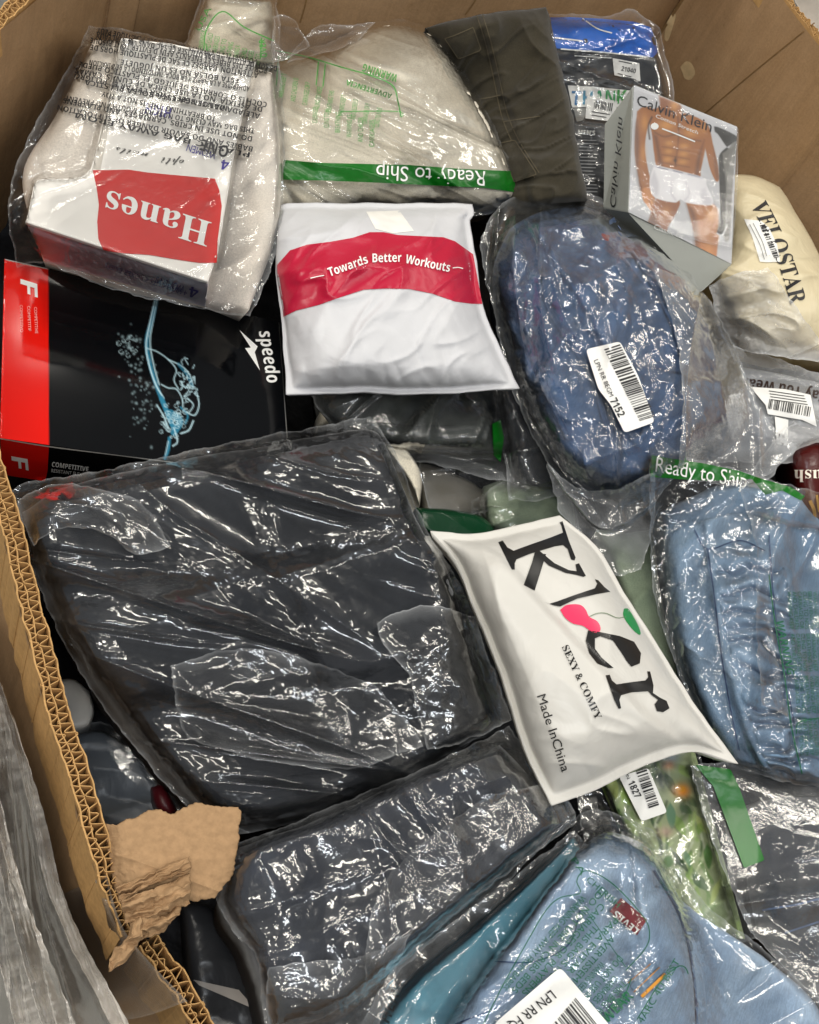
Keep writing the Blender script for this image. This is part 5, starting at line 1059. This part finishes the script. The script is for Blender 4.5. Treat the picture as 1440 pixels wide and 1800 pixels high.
LV = ['WARNING KEEP AWAY FROM BABIES', 'DO NOT USE IN CRIBS BEDS', 'CARRIAGES OR PLAYPENS', 'THIS BAG IS NOT A TOY', 'PARA EVITAR PELIGRO', 'AVERTISSEMENT SAC']
o0 = np.array((868, 1736.))
for i in range(11):
    a = o0 + pq * (i * 17 + 8) + d * (10 + (i % 3) * 8); L = (215, 230, 210, 190, 215, 180, 150, 170, 130, 150, 120)[i]
    it.append((LV[i % 6], a + d * L, a, 12))
it += [('PA', (1003, 1512), (1022, 1540), 11), ('WEAR', (1068, 1800), (1115, 1752), 18, 'bold'), ('4ARC 4U BEST', (1130, 1800), (1196, 1690), 12), ('CHERISH', (1030, 1548), (1085, 1596), 11)]
write('warning_print', it, lvf, DKGREEN, t, .0014)
lines('print_border', [('850,1800 880,1740 930,1650 960,1600 985,1578 1020,1570 1014,1550 1022,1534 1040,1532 1080,1556 1130,1610 1142,1640 1134,1668 1100,1706', 1.8), ('1120,1792 1160,1728 1190,1700 1204,1700 1210,1712', 1.8), ('1072,1760 1096,1752 1110,1720', 1.8), ('1030,1600 1100,1700', 1.2)], lvf, DKGREEN, t, .0014)
bl = patch_px('barcode_sticker', round_poly([(985, 1700), (1075, 1806), (1010, 1880), (880, 1880), (868, 1800)], 10), lvf, PAPER, t, .005, 12)
write('lettering', [('LPN RR FQ3', (968, 1740), (884, 1806), 18, 'sans')], bl, INK, bl.o, .001)
lay('barcode', *barcode((1012, 1754), (930, 1850), (42, 52), 23, 24), bl, INK, bl.o, .001)

# ================================================================== things deep in the gap behind the torn edge
t = thing('white_tub', 'white rounded tub with a thin leaf outline down in the gap by the torn rim', 'tub', (135, 1235, -.06))
body('lid', ('98,1196 130,1194 158,1215', '158,1215 166,1250 158,1276', '120,1286 140,1284 158,1276', '98,1196 108,1240 120,1286'), simple('white_plastic_tub', S('#d8d4cc'), .4), t, e=-.055, T=.010, k=7, pw=.4, nu=30, nv=30)
t = thing('grey_packet', 'shadowed grey plastic packet low down in the gap left of the charcoal bag', 'packet', (210, 1380, -.08))
body('packet', ('120,1290 180,1285 235,1320', '235,1320 300,1400 350,1440', '160,1450 250,1470 350,1440', '120,1290 135,1370 160,1450'), poly_mat('grey_blue_plastic', S('#6d747c'), .35, [(40, .4, .003)], .1), t, e=-.085, k=8, pw=.4, T=.02, nu=50, nv=50, wr=lambda s, t, u, v: .010 * facets(s, t, 12, 161, .9, 2) + .003 * facets(s, t, 34, 162, .9, 2))
film('plastic_film', ('112,1285 180,1270 240,1305', '240,1305 310,1390 365,1440', '150,1470 250,1480 365,1440', '112,1285 125,1380 150,1470'), CLEAR, t, None, e=-.055, off=0, nu=90, nv=80, wr=film_wr(1.4, .9, 2.5, 181))
t = thing('red_packet', 'small dark red packet corner glimpsed beneath the charcoal bag', 'packet', (285, 1405, -.05))
body('packet', ('266,1384 285,1380 300,1400', '300,1400 312,1425', '280,1430 300,1436 312,1425', '266,1384 270,1410 280,1430'), poly_mat('red_plastic', S('#5e1820'), .4, None, .1), t, e=-.05, T=.012, nu=24, nv=24)
t = thing('grey_packet', 'dark grey glossy packet with a pale streak at the bottom of the gap', 'packet', (410, 1720, -.06))
gb = body('packet', ('320,1590 360,1590 400,1620', '400,1620 450,1700 490,1860', '350,1860 420,1860 490,1860', '320,1590 330,1720 350,1860'), poly_mat('charcoal_plastic', S('#3a3b3e'), .3, [(30, .4, .004)], .05), t, e=-.065, T=.02, k=6, nu=70, nv=90, wr=lambda s, t, u, v: .010 * facets(s, t, 12, 163, 1.2, 2) + .003 * facets(s, t, 34, 164, .9, 2))
patch_px('pale_stripe', [(340, 1722), (420, 1740), (450, 1775), (350, 1732)], gb, simple('pale_strip', S('#b8b0a8'), .5), t, .001)
